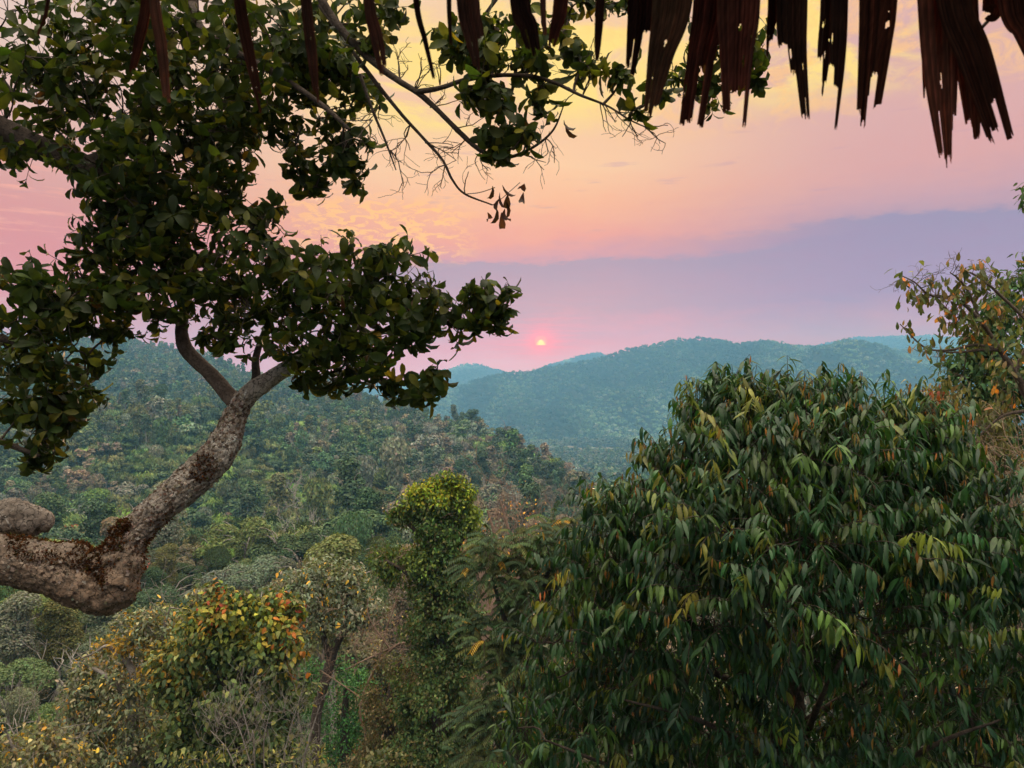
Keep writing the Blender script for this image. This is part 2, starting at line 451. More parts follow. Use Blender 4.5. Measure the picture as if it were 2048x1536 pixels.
# ground lines from near to far: (distance control, height control of the canopy's top seen from the hut)
def line(dx, yx): return (np.array(dx, float).T, np.array(yx, float).T)
KN = [
    line([(0, 100)], [(0, 1090)]),
    line([(0, 170), (1, 170)], [(0, 1075), (400, 1060), (800, 1045), (1150, 1070), (1300, 1090), (2048, 1000)]),
    line([(0, 250)], [(0, 1052), (400, 1030), (800, 1020), (1100, 1035), (1300, 1060), (2048, 980)]),
    line([(0, 470), (300, 450), (560, 410), (750, 370), (1000, 330), (1200, 300), (1400, 300), (2048, 500)],
         [(-400, 830), (0, 812), (200, 800), (300, 796), (400, 808), (480, 822), (560, 846), (640, 864), (720, 882), (820, 907), (920, 930), (1010, 945), (1130, 985), (1200, 1015), (1300, 1050), (1500, 1060), (2048, 960)]),
    line([(0, 620), (560, 520), (750, 430), (920, 400), (1010, 370), (1130, 335), (1250, 310), (1400, 310), (2048, 560)],
         [(0, 850), (300, 846), (480, 852), (560, 856), (640, 852), (720, 850), (820, 868), (920, 890), (1010, 905), (1130, 950), (1200, 990), (1300, 1045), (1500, 1050), (2048, 955)]),
    line([(-300, 1350), (0, 1300), (350, 1150), (520, 950), (720, 720), (820, 610), (920, 500), (1010, 420), (1060, 390), (1130, 370), (1200, 340), (1250, 330), (1300, 340), (2048, 700)],
         [(-300, 655), (0, 668), (200, 674), (350, 696), (520, 748), (640, 768), (720, 781), (820, 812), (920, 838), (1010, 861), (1060, 893), (1130, 910), (1200, 968), (1250, 1010), (1300, 1035), (1500, 1010), (2048, 950)]),
    line([(0, 1450), (520, 1200), (1010, 700), (1130, 620), (1300, 600), (2048, 900)],
         [(0, 740), (350, 780), (520, 850), (720, 900), (920, 960), (1010, 985), (1130, 1000), (1300, 1000), (2048, 960)]),
    line([(0, 1580), (700, 1350), (1100, 1100), (2048, 1150)], [(0, 840), (500, 900), (900, 940), (1150, 938), (1300, 940), (2048, 935)]),
    line([(0, 1700)], [(0, 885), (900, 888), (1150, 886), (1300, 887), (2048, 888)]),
    line([(0, 1950)], [(0, 870), (860, 876), (1050, 874), (1300, 872), (2048, 872)]),
    line([(0, 2250)], [(0, 830), (860, 835), (950, 816), (1000, 808), (1200, 788), (1400, 757), (1500, 736), (1600, 716), (1650, 700), (1690, 685), (1720, 692), (1750, 700), (1820, 715), (1920, 710), (2048, 700)]),
    line([(0, 2420)], [(0, 825), (860, 815), (1000, 790), (1200, 765), (1400, 735), (1500, 722), (1600, 722), (1690, 715), (1820, 730), (2048, 718)]),
    line([(0, 2750)], [(0, 850), (700, 840), (800, 815), (860, 797), (900, 782), (950, 760), (1000, 747), (1060, 741), (1120, 729), (1200, 716), (1250, 697), (1300, 689), (1340, 681), (1400, 676), (1450, 681), (1470, 690), (1500, 687), (1560, 691), (1640, 693), (1720, 691), (1800, 700), (2048, 706)]),
    line([(0, 3150)], [(0, 850), (900, 830), (1400, 745), (2048, 750)]),
    line([(0, 4700)], [(0, 770), (700, 772), (800, 768), (860, 754), (890, 741), (930, 729), (960, 730), (1000, 742), (1040, 756), (1100, 729), (1150, 716), (1190, 706), (1215, 712), (1260, 735), (1400, 720), (1600, 700), (1700, 678), (1750, 674), (1850, 672), (1950, 678), (2048, 690)]),
    line([(0, 4860)], [(0, 800), (2048, 790)]),
]
def ground(x, d):
    """height of the bare ground at column x (px of the view) and distance d"""
    x = np.atleast_1d(np.asarray(x, float)); d = np.atleast_1d(np.asarray(d, float))
    x, d = np.broadcast_arrays(x, d)
    ks = [(np.full(x.shape, 0.0), np.full(x.shape, Z0 - 27.0)), (np.full(x.shape, 45.0), np.full(x.shape, Z0 - 28.0))]
    for (dx, yx) in KN:
        D = np.interp(x, dx[0], dx[1]); Y = np.interp(x, yx[0], yx[1])
        ks.append((D, Z0 + (CY - Y) / F * D - CANOPY))
    z = np.full(x.shape, ks[-1][1])
    for (d0, z0), (d1, z1) in zip(ks[:-1], ks[1:]):
        m = (d >= d0) & (d <= d1)
        t = np.clip((d - d0) / (d1 - d0), 0, 1)
        z = np.where(m, z0 + (z1 - z0) * t, z)
    X = (x - CX) / F * d
    am = np.clip((d - 60) / 300, 0, 1) * 2.2 + np.clip((d - 500) / 700, 0, 1) * 5
    z = z + am * fbm(X / 60, d / 60, 3)
    fx = np.clip((d - 1800) / 220, 0, 1) * np.clip((2750 - d) / 300, 0, 1)
    z = z + fx * (85 * fbm(X / 260 + d / 800, d / 1300, 9) + 34 * fbm(X / 105, d / 260, 12))
    gx = np.clip((d - 500) / 200, 0, 1) * np.clip((1250 - d) / 200, 0, 1)
    z = z + gx * 7 * fbm(X / 110, d / 160, 21)
    return z

def gpoint(x, d):
    return np.array([(x - CX) / F * d, d, float(ground(x, d)[0])])

def build_terrain():
    xs = np.concatenate([np.linspace(-9000, -500, 14), np.linspace(-420, 2480, 330), np.linspace(2600, 11000, 14)])
    ds = np.concatenate([np.linspace(-60, 60, 14), np.geomspace(64, 1500, 190), np.geomspace(1512, 4860, 150)])
    XX, DD = np.meshgrid(xs, ds)
    Zg = ground(XX.ravel(), np.maximum(DD.ravel(), 1)).reshape(XX.shape)
    scale = np.maximum(DD, 60)                  # a strip of constant width under and behind the hut
    V = np.stack([(XX - CX) / F * scale, DD, Zg], -1).reshape(-1, 3)
    nx = len(xs); r, c = np.meshgrid(np.arange(len(ds) - 1), np.arange(nx - 1), indexing='ij')
    a = (r * nx + c).ravel()
    Fc = np.stack([a, a + 1, a + nx + 1, a + nx], -1)
    m, n, l = new_mat("forest_floor")
    tx = n.new("ShaderNodeTexCoord")
    n1 = n.new("ShaderNodeTexNoise"); n1.inputs['Scale'].default_value = .09; n1.inputs['Detail'].default_value = 8; n1.inputs['Roughness'].default_value = .7
    n2 = n.new("ShaderNodeTexNoise"); n2.inputs['Scale'].default_value = .008; n2.inputs['Detail'].default_value = 5
    for k in (n1, n2): l.new(tx.outputs['Object'], k.inputs['Vector'])
    r1 = n.new("ShaderNodeValToRGB"); r1.color_ramp.elements[0].position = .36; r1.color_ramp.elements[1].position = .66
    r1.color_ramp.elements[0].color = (.020, .024, .012, 1); r1.color_ramp.elements[1].color = (.055, .055, .026, 1)
    r2 = n.new("ShaderNodeValToRGB"); r2.color_ramp.elements[0].position = .4; r2.color_ramp.elements[1].position = .65
    r2.color_ramp.elements[0].color = (.8, .9, .8, 1); r2.color_ramp.elements[1].color = (1.3, 1.1, .9, 1)
    l.new(n1.outputs[0], r1.inputs[0]); l.new(n2.outputs[0], r2.inputs[0])
    mx = n.new("ShaderNodeMix"); mx.data_type = 'RGBA'; mx.blend_type = 'MULTIPLY'; mx.inputs[0].default_value = 1
    l.new(r1.outputs[0], mx.inputs[6]); l.new(r2.outputs[0], mx.inputs[7])
    d = n.new("ShaderNodeBsdfDiffuse"); l.new(mx.outputs[2], d.inputs[0])
    o = n.new("ShaderNodeOutputMaterial"); l.new(d.outputs[0], o.inputs[0])
    obj('terrain', V, Fc, m, kind='structure', smooth=True)
build_terrain()

def build_field():
    """the dry open field on the valley floor"""
    m, n, l = new_mat("dry_field")
    tx = n.new("ShaderNodeTexCoord"); nz = n.new("ShaderNodeTexNoise"); nz.inputs['Scale'].default_value = .03; nz.inputs['Detail'].default_value = 6
    l.new(tx.outputs['Object'], nz.inputs['Vector'])
    r = n.new("ShaderNodeValToRGB"); r.color_ramp.elements[0].color = (.13, .105, .07, 1); r.color_ramp.elements[1].color = (.24, .19, .135, 1)
    l.new(nz.outputs[0], r.inputs[0]); d = n.new("ShaderNodeBsdfDiffuse"); l.new(r.outputs[0], d.inputs[0])
    o = n.new("ShaderNodeOutputMaterial"); l.new(d.outputs[0], o.inputs[0])
    V = []
    xs = np.linspace(1135, 1250, 20); ds = np.linspace(1530, 1690, 12)
    for d_ in ds:
        for x in xs: V.append([(x - CX) / F * d_, d_, float(ground(x, d_)[0]) + 1.2])
    nx = len(xs); r_, c_ = np.meshgrid(np.arange(len(ds) - 1), np.arange(nx - 1), indexing='ij'); a = (r_ * nx + c_).ravel()
    obj('field', np.array(V), np.stack([a, a + 1, a + nx + 1, a + nx], -1), m, kind='structure')
build_field()

# ------------------------------------------------------------------ forest trees
def crown_points(kind, n, R, H, r):
    """points, outward normals and axes of the leaf sprays of one crown; base of the tree at the origin"""
    if kind == 'bamboo':
        nc = 16; ph = r.uniform(0, 2 * math.pi, nc); lean = r.uniform(.3, 1.0, nc) * R; top = H * r.uniform(.7, 1.0, nc)
        k = r.integers(0, nc, n); t = r.beta(3.2, 1.3, n)
        rad = lean[k] * (t ** 2.2) * 1.05 + .1 * R
        z = top[k] * (1.15 * t - .33 * t ** 4)
        base = np.stack([np.cos(ph[k]) * rad, np.sin(ph[k]) * rad, z], -1)
        spread = r.normal(0, .11 * R, (n, 3)); pos = base + spread
        ax = unit(np.stack([np.cos(ph[k]) * .8, np.sin(ph[k]) * .8, .9 - 1.8 * t], -1) + r.normal(0, .35, (n, 3)))
        nr = unit(np.stack([np.cos(ph[k]), np.sin(ph[k]), np.full(n, .9)], -1) + r.normal(0, .4, (n, 3)))
        return pos, nr, ax
    if kind == 'column':
        th = r.uniform(0, 2 * math.pi, n); z = r.beta(1.6, 1.1, n)
        prof = R * (.55 + .35 * np.sin(z * 9 + 1) * .3 + .35 * (z > .75)) * r.uniform(.75, 1.1, n) * np.clip((1.04 - z) * 7, .1, 1) ** .5
        pos = np.stack([np.cos(th) * prof, np.sin(th) * prof, z * H], -1)
        nr = unit(np.stack([np.cos(th), np.sin(th), np.where(z > .85, 1.2, .3)], -1) + r.normal(0, .4, (n, 3)))
        ax = unit(np.stack([np.cos(th) * .3, np.sin(th) * .3, np.full(n, -1.0)], -1) + r.normal(0, .3, (n, 3)))
        return pos, nr, ax
    if kind == 'umbrella':
        nl = 9; ang = r.uniform(0, 2 * math.pi, nl); rr = R * np.sqrt(r.uniform(.02, .75, nl))
        C = np.stack([np.cos(ang) * rr, np.sin(ang) * rr, H * (.86 - .14 * (rr / R) ** 2 - r.uniform(0, .22, nl))], -1)
        q_ = R * r.uniform(.26, .40, nl); S = np.stack([q_, q_, q_ * r.uniform(.55, .8, nl)], -1)
    elif kind == 'tall':
        nl = 8; ang = r.uniform(0, 2 * math.pi, nl); zz = np.linspace(.55, .92, nl); rr = R * r.uniform(.15, .5, nl) * (1.25 - zz)
        C = np.stack([np.cos(ang) * rr, np.sin(ang) * rr, H * zz], -1)
        s = R * r.uniform(.36, .55, nl); S = np.stack([s, s, s * .75], -1)
    else:
        nl = 12; ang = r.uniform(0, 2 * math.pi, nl); rr = R * np.sqrt(r.uniform(0, .75, nl))
        C = np.stack([np.cos(ang) * rr, np.sin(ang) * rr, H * (.80 - .35 * (rr / R) ** 2) - r.uniform(.0, .42, nl) * H], -1)
        s = R * r.uniform(.20, .50, nl); S = np.stack([s, s, s * r.uniform(.7, 1.1, nl)], -1)
    k = r.integers(0, nl, n)
    dv = rvec(n, r); dv[:, 2] = np.where(dv[:, 2] < -.35, -dv[:, 2], dv[:, 2])
    pos = C[k] + dv * S[k] * (r.uniform(.55, 1.08, n) ** .6)[:, None]
    nr = unit(unit(dv / S[k]) + np.array([0, 0, .35]) + r.normal(0, .38, (n, 3)))
    ax = unit(np.cross(nr, rvec(n, r)) + dv * .5 + np.array([0, 0, -.25]))
    return pos, nr, ax

def branch_paths(r, start, direc, length, rad, level, out, kink=.22, split=(2, 4), shrink=.66, up=.10):
    n = 5; p = np.array(start, float); d = unit(direc); pts = [p.copy()]
    for k in range(n):
        d = unit(d + r.normal(0, kink, 3) * .6 + np.array([0, 0, up]))
        p = p + d * length / n; pts.append(p.copy())
    pts = np.array(pts)
    out.append((pts, np.linspace(rad, rad * .55, n + 1)))
    if level <= 0: return
    for s in range(r.integers(split[0], split[1] + 1)):
        i = r.integers(2, n + 1)
        dd = unit(d + r.normal(0, .75, 3))
        branch_paths(r, pts[i], dd, length * shrink * r.uniform(.75, 1.15), rad * .58, level - 1, out, kink, split, shrink, up)

def wood(kind, R, H, r, detail=1):
    out = []
    if kind == 'bare':
        h = H * .38
        out.append((np.array([[0, 0, -2], [0, 0, h * .5], [r.normal(0, .2), r.normal(0, .2), h]]), np.array([.26, .22, .18]) * H / 12))
        for k in range(6 if detail else 4):
            a = r.uniform(0, 6.28)
            branch_paths(r, out[0][0][-1], (math.cos(a) * .7, math.sin(a) * .7, .85), H * .30, .11 * H / 12, 2, out, split=(2, 4) if detail else (2, 3))
    elif kind in ('bamboo', 'column'):
        for k in range(3):
            q = r.normal(0, .12 * R, 2)
            out.append((np.array([[q[0], q[1], -2], [q[0] * 1.5, q[1] * 1.5, H * .5], [q[0] * 3, q[1] * 3, H * .85]]), np.array([.14, .1, .04]) * H / 10))
    else:
        top = .62 * H
        w = r.normal(0, .25, (2, 2))
        out.append((np.array([[0, 0, -2], [w[0, 0], w[0, 1], top * .5], [w[1, 0], w[1, 1], top]]), np.array([.24, .19, .13]) * H / 12))
        for k in range(5):
            a = r.uniform(0, 6.28); z = top * r.uniform(.6, 1)
            e = np.array([math.cos(a) * R * .7, math.sin(a) * R * .7, H * r.uniform(.7, .88)])
            out.append((spline([[w[1, 0] * z / top, w[1, 1] * z / top, z], (e * [.5, .5, 1] + [0, 0, -.05 * H]), e], 5), np.linspace(.1, .03, 5) * H / 12))
    return join([tube(p, q, 5 if detail else 3) for p, q in out])

def make_variant(kind, n, size, R, H, seed):
    r = np.random.default_rng(seed)
    wv = wood(kind, R, H, r)
    if kind == 'bare':
        return wv, None
    pos, nr, ax = crown_points(kind, n, R, H, r)
    asp = .28 if kind == 'bamboo' else .62
    L = size * r.uniform(.7, 1.3, n) * (1.3 if kind == 'bamboo' else 1.0)
    cv = cards(pos, ax, nr, L, L * asp)
    col = np.exp(r.normal(0, .22, (n, 1))) * np.exp(r.normal(0, .07, (n, 3)))
    return wv, (cv, np.clip(col, .3, 2.2))

KINDS = {   # crown radius, height
    'round': (4.6, 11.5), 'umbrella': (5.2, 12), 'tall': (4.2, 17), 'bamboo': (4.4, 10), 'column': (2.9, 15), 'bare': (4.0, 13)}
PAL = {
    'dark': (.034, .050, .026), 'green': (.046, .068, .028), 'olive': (.066, .074, .028), 'bright': (.075, .11, .03),
    'yellow': (.15, .15, .036), 'brown': (.088, .074, .048), 'grey': (.078, .084, .058), 'russet': (.24, .10, .04), 'pink': (.34, .10, .085), 'teal': (.044, .074, .034)}

for _k in PAL: PAL[_k] = tuple(2.35 * v for v in PAL[_k])
_vis_x = np.linspace(-160, 2210, 240)
_vis_d = np.concatenate([np.geomspace(30, 1500, 260), np.geomspace(1510, 4800, 260)])
_gy = np.stack([CY - (ground(np.full(_vis_d.shape, x), _vis_d) + CANOPY * .55 - Z0) / _vis_d * F for x in _vis_x])
_run = np.minimum.accumulate(_gy, axis=1)
def visible(x, d, ztop, margin=10):
    i = np.clip(((x - _vis_x[0]) / (_vis_x[1] - _vis_x[0])).astype(int), 0, len(_vis_x) - 1)
    j = np.clip(np.searchsorted(_vis_d, d * .97) - 1, 0, len(_vis_d) - 1)
    return (CY - (ztop - Z0) / d * F) < _run[i, j] + margin

# ---- where each tree of the hills stands
def scatter(d0, d1, spacing, seed, power=0.0):
    r = np.random.default_rng(seed); xs, ds = [], []
    d = d0
    while d < d1:
        s = spacing * (d / d0) ** power
        sx_ = s / d * F
        x = np.arange(-150, 2200, sx_); x = x + r.uniform(-.5, .5, len(x)) * sx_ + r.uniform(0, sx_)
        xs.append(x); ds.append(d + r.uniform(-.5, .5, len(x)) * s)
        d += s
    return np.concatenate(xs), np.concatenate(ds)

def screen(x, d, z): return CY - (z - Z0) / d * F

def choose_kind(x, d, r):
    """kinds and colours follow slow noise, so that stands of one kind form"""
    X = (x - CX) / F * d
    a = fbm(X / 55, d / 55, 40, 3); b = fbm(X / 26, d / 26, 50, 3); c = fbm(X / 140, d / 140, 60, 2)
    n = len(x); kind = np.full(n, 'round', dtype=object); tone = np.full(n, 'green', dtype=object)
    u = r.uniform(size=n)
    left = d < 520
    bam = left & (a + .35 * np.exp(-((x - 420) / 330) ** 2) > .18) & (u < .8)
    kind[bam] = 'bamboo'
    rest = ~bam
    kind[rest & (u < .2)] = 'tall'; kind[rest & (u > .78)] = 'umbrella'; kind[rest & (u > .945)] = 'column'
    v = r.uniform(size=n) + .35 * b
    tone[v < .36] = 'dark'; tone[(v > .58)] = 'olive'; tone[v > .80] = 'grey'; tone[v > .95] = 'brown'
    tone[(v > .49) & (v < .53)] = 'teal'
    tone[bam] = np.where(v[bam] > .5, 'olive', np.where(v[bam] > .22, 'green', 'bright'))
    tone[bam & (a > .45)] = 'olive'
    rightside = (x > 760) & (d < 560)
    tone[rightside & (v > .46)] = 'grey'; tone[rightside & (v > .74)] = 'brown'
    bare = (r.uniform(size=n) < np.where(rightside, .07, .035)) & (d < 700)
    kind[bare] = 'bare'; tone[bare] = 'grey'
    return kind, tone

def in_front(x, y):
    """places that the near trees cover"""
    return ((x > 1130) & (y > 1150)) | ((x > 1300) & (y > 900)) | ((x > 1700) & (y > 820)) | ((y > 1500 + 0 * x))

single = []      # (x, d, kind, tone, scale)
mass_near = []
r_f = np.random.default_rng(77)
x, d = scatter(58, 1500, 4.15, 5, power=.20)
g = ground(x, d)
keep = visible(x, d, g + 13)
x, d, g = x[keep], d[keep], g[keep]
kind, tone = choose_kind(x, d, r_f)
sc = np.clip(np.exp(r_f.normal(-.27, .27, len(x))), .42, 1.4) * np.where((x > 1080) & (d < 620), .72, 1) * np.where(r_f.uniform(size=len(x)) < .06, 1.35, 1)
sc = sc * np.where(d < 130, .8, 1)
ysc = screen(x, d, g + 8)
show = (~in_front(x, ysc)) & (x > -130) & (x < 1420)
order = np.argsort(np.where(show, d, 1e9))
n_single = 268
as_single = np.zeros(len(x), bool); as_single[order[:n_single]] = True
D_SINGLE = d[order[n_single - 1]]

VAR = {}
def variant(kind, tier, k):
    key = (kind, tier, k)
    if key not in VAR:
        R, H = KINDS[kind]
        n, size = {-1: (9000, .30), 0: (3600, .50), 1: (1300, .80), 2: (520, 1.2), 3: (190, 1.9)}[tier]
        if kind == 'bamboo': n = int(n * 1.7)
        VAR[key] = make_variant(kind, n, size, R, H, abs(hash((len(kind), ord(kind[0]), tier, k))) % 99991)
    return VAR[key]

LOOK = {
    ('round', 'dark'): 'dark green round-crowned tree', ('round', 'green'): 'mid green bushy tree', ('round', 'olive'): 'olive green round-crowned tree',
    ('round', 'grey'): 'dull grey-green bushy tree', ('round', 'brown'): 'brownish dry-leaved bushy tree', ('round', 'teal'): 'cool bluish green bushy tree'}
KIND_WORD = {'round': 'bushy', 'umbrella': 'flat-topped', 'tall': 'tall layered', 'bamboo': 'feathery arching bamboo', 'column': 'slender vine-draped', 'bare': 'bare pale-branched'}
TONE_WORD = {'dark': 'dark green', 'green': 'mid green', 'olive': 'olive green', 'grey': 'grey-green', 'brown': 'brownish', 'teal': 'bluish green', 'bright': 'bright green', 'yellow': 'yellow-green', 'russet': 'russet', 'pink': 'pink'}
def zone(x, y, d):
    if x < 470: side = 'left of the leaning trunk'
    elif x < 780: side = 'between trunk and snag'
    else: side = 'right of the vine-covered snag'
    if d < 110: return 'on the near slope ' + side
    if d < 200: return 'low on the near slope ' + side
    return 'on the middle hillside ' + side

PROTO = {}
def place_tree(x, d, kind, tone, s, k, label=None, group=None, hscale=1.0, colour=None, tier=None, base=None, cat=None):
    tier = (-1 if d < 105 else 0 if d < 190 else 1) if tier is None else tier
    key = (kind, tier, k)
    p = gpoint(x, d) if base is None else base
    look = 'leafless pale-branched tree' if kind == 'bare' else f"{TONE_WORD[tone]} {KIND_WORD[kind]}" + (' clump' if kind == 'bamboo' else ' tree')
    z_ = zone(x, 0, d)
    lab = label or f"{look} {z_}"
    nm = {'bamboo': 'bamboo_clump', 'bare': 'bare_tree', 'column': 'vine_draped_tree', 'tall': 'tall_tree', 'umbrella': 'spreading_tree', 'round': 'bushy_tree'}[kind]
    t = thing(nm, p, lab, cat or ('bamboo' if kind == 'bamboo' else 'tree'), group or (None if label else f"{look}s {z_}"))
    t.rotation_euler = (0, 0, float(r_f.uniform(0, 6.28))); t.scale = (s, s, s * hscale)
    if key not in PROTO:
        wv, cv = variant(kind, tier, k)
        wo_ = make_mesh('trunk', wv[0], wv[1], MAT['far_bark'] if kind in ('bare', 'tall') else MAT['bark_grey'], True)
        cr_ = None if cv is None else make_mesh('crown', cv[0][0], cv[0][1], MAT['mid_leaf'], False, cv[1])
        PROTO[key] = (wo_, cr_)
    wo_, cr_ = PROTO[key]
    a = bpy.data.objects.new('branches' if kind == 'bare' else 'trunk', wo_); COL.objects.link(a); a.parent = t
    if cr_ is not None:
        b = bpy.data.objects.new('crown', cr_); COL.objects.link(b); b.parent = t
        c = np.array(colour if colour is not None else PAL[tone]) * np.exp(r_f.normal(0, .12, 3) * [1, 1, 1] * .5 + r_f.normal(0, .14))
        b.color = (*map(float, c), 1)
    return t

for i in np.nonzero(as_single)[0]:
    place_tree(x[i], d[i], kind[i], tone[i], float(sc[i]), int(r_f.integers(0, 3)))

# the rest of that forest, too many to count: one mass
def mass(name, x, d, g, kind, tone, sc, tiers, label, fix=None):
    Vs, Fs, Cs, n0 = [], [], [], 0
    for i in range(len(x)):
        t = tiers[i]; kd = kind[i]
        wv, cv = variant(kd, int(t), int(r_f.integers(0, 4)))
        a = r_f.uniform(0, 6.28); ca, sa = math.cos(a), math.sin(a)
        Rm = np.array([[ca, -sa, 0], [sa, ca, 0], [0, 0, 1]]) * sc[i]
        base = np.array([(x[i] - CX) / F * d[i], d[i], g[i]])
        tint = np.array(PAL[tone[i]]) * np.exp(r_f.normal(0, .15) + r_f.normal(0, .06, 3))
        if cv is not None:
            V = cv[0][0] @ Rm.T + base
            Vs.append(V); Fs.append(cv[0][1] + n0); Cs.append(cv[1] * tint); n0 += len(V)
        if kd in ('bare', 'tall') and t < 3:
            V = wv[0] @ Rm.T + base
            Vs.append(V); Fs.append(wv[1] + n0); Cs.append(np.full((len(wv[1]), 3), (.30, .27, .23))); n0 += len(V)
    o = obj(name, np.concatenate(Vs), np.concatenate(Fs), MAT['far_leaf'], col=np.concatenate(Cs))
    o.color = (1, 1, 1, 1); o['kind'] = 'stuff'; o['label'] = label; o['category'] = 'forest'
    return o
rest = ~as_single
tiers = np.where((d < 170) & (x < 1250), 0, 1); tiers = np.where(d < 330, tiers, np.where(d < 700, 2, 3))
mass('forest', x[rest], d[rest], g[rest], kind[rest], tone[rest], sc[rest], tiers[rest], 'continuous tree canopy covering the middle hillside and its hazy ridge')
print('FOREST', len(x), 'single', n_single, 'to', D_SINGLE)

# valley and far ranges
def far_forest():
    r = np.random.default_rng(5)
    x, d = scatter(600, 4800, 6.9, 8, power=.52)
    g = ground(x, d)
    k = (x > 640) & visible(x, d, g + 14, 6) & (d > np.interp(x, KN[5][0][0], KN[5][0][1]) * 1.15)
    k &= ~((x > 1132) & (x < 1253) & (d > 1470) & (d < 1694))
    x, d, g = x[k], d[k], g[k]
    nb = 22
    n = len(x); R = np.interp(d, [600, 1500, 3000, 5000], [4.6, 6.4, 8.5, 12]) * r.uniform(.7, 1.3, n)
    H = np.interp(d, [600, 2000, 5000], [11, 13, 19]) * r.uniform(.75, 1.25, n)
    tn = np.array([PAL[t] for t in ('dark', 'green', 'olive', 'grey')])
    kk = r.choice(4, n, p=[.45, .3, .15, .1]); flat = (d > 1150) & (d < 1850); kk[flat] = r.choice(4, flat.sum(), p=[.1, .2, .3, .4])
    tint = tn[kk] * np.exp(r.normal(0, .16, (n, 1)) + 1.5 * fbm((x - CX) / F * d / 110, d / 420, 71, 3)[:, None] - .25)
    base = np.stack([(x - CX) / F * d, d, g], -1)
    dv = rvec(n * nb, r); dv[:, 2] = np.abs(dv[:, 2]); idx = np.repeat(np.arange(n), nb)
    sq = np.stack([R[idx], R[idx], H[idx] * .55], -1)
    pos = base[idx] + dv * sq * r.uniform(.6, 1.08, (n * nb, 1)); pos[:, 2] += H[idx] * .42
    nr = unit(dv + r.normal(0, .18, (n * nb, 3))); ax = unit(np.cross(nr, rvec(n * nb, r)))
    L = R[idx] * r.uniform(.55, .95, n * nb)
    V, Fc = cards(pos, ax, nr, L, L * .7)
    o = obj('distant_forest', V, Fc, MAT['far_leaf'], col=np.clip(tint[idx] * np.exp(r.normal(0, .1, (n * nb, 1))), .004, .6))
    o.color = (1, 1, 1, 1); o['kind'] = 'stuff'; o['label'] = 'hazy blue forest over the valley floor and the far ranges'; o['category'] = 'forest'
    print('FAR', n)
far_forest()

# ------------------------------------------------------------------ air
def build_haze():
    m, n, l = new_mat("haze")
    v = n.new("ShaderNodeVolumePrincipled"); v.inputs['Color'].default_value = (*HAZE_COL, 1)
    v.inputs['Density'].default_value = RHO; v.inputs['Anisotropy'].default_value = 0.0
    o = n.new("ShaderNodeOutputMaterial"); l.new(v.outputs[0], o.inputs['Volume'])
    lo, hi = Z0 - 330.0, Z0 + HAZE_TOP
    w = 9.0
    V = np.array([[sx_ * 40000, sy_, sz_] for sx_ in (-1, 1) for sy_ in (-120, HAZE_BACK) for sz_ in (lo, hi)], float)
    Fc = np.array([[0, 1, 3, 2], [4, 6, 7, 5], [0, 4, 5, 1], [2, 3, 7, 6], [0, 2, 6, 4], [1, 5, 7, 3]])
    obj('haze', V, Fc, m, kind='stuff')
build_haze()

# ------------------------------------------------------------------ near trees
def px_path(pts, d0, n):
    """rows of (x, y, radius px[, distance]) -> smooth path in metres and radii"""
    rows = []
    for q in pts:
        dd = q[3] if len(q) > 3 else d0
        p = P(q[0], q[1], dd); rows.append([*p, q[2] / F * dd])
    s = spline(rows, n)
    return s[:, :3], np.maximum(s[:, 3], .0015)

def grow(skel, blobs, d0, r, tips=6, spread=.75, up=.25, twig=.006, droop=0.0):
    """branchlets from the skeleton into each mass of leaves; returns twig paths and shoot tips"""
    pool = [p for p in skel]
    jobs = []
    for b in blobs:
        cx, cy, rx, ry, n = b[:5]; dd = b[5] if len(b) > 5 else 0.0; dz = b[6] if len(b) > 6 else 1.0
        for k in range(n):
            a = r.uniform(0, 6.28); q = math.sqrt(r.uniform())
            d = d0 + dd + r.uniform(-1, 1) * math.sqrt(max(.05, 1 - q * q)) * (rx + ry) * .5 / F * d0 * dz
            jobs.append((P(cx + rx * q * math.cos(a), cy + ry * q * math.sin(a), d), (rx + ry) * .5 / F * d0, P(cx, cy, d0 + dd)))
    pool = np.array(pool)
    jobs.sort(key=lambda j: np.min(np.sum((pool - j[0]) ** 2, 1)))
    paths, tp, td = [], [], []
    buf = np.empty((len(pool) + 3 * len(jobs), 3)); m = len(pool); buf[:m] = pool
    for c, rad, ctr in jobs:
        dist = np.sum((buf[:m] - c) ** 2, 1)
        s = buf[int(np.argmin(dist))]
        L = np.linalg.norm(c - s)
        mid = (s + c) / 2 + r.normal(0, .12, 3) * L + np.array([0, 0, -droop * L * .3])
        pth = spline([s, mid, c], 6)
        rr = twig * (1 + min(2.5, L / max(rad, .05)) * .5)
        paths.append((pth, np.linspace(rr * 1.25, rr * .7, 6)))
        buf[m:m + 3] = pth[[2, 4, 5]]; m += 3
        grow_d = unit(c - s)
        for t in range(tips):
            out = unit(grow_d * .35 + unit(c - ctr + 1e-6) * .5 + rvec(1, r)[0] * 1.0 + np.array([0, 0, up]))
            ln = rad * spread * r.uniform(.35, 1.0)
            e = c + out * ln
            mid = c + out * ln * .5 + np.array([0, 0, .06 * ln]) + r.normal(0, .05, 3) * ln
            paths.append((spline([c, mid, e], 4), np.linspace(rr * .6, rr * .3, 4)))
            tp.append(e); td.append(unit(e - mid))
    return paths, np.array(tp), np.array(td)

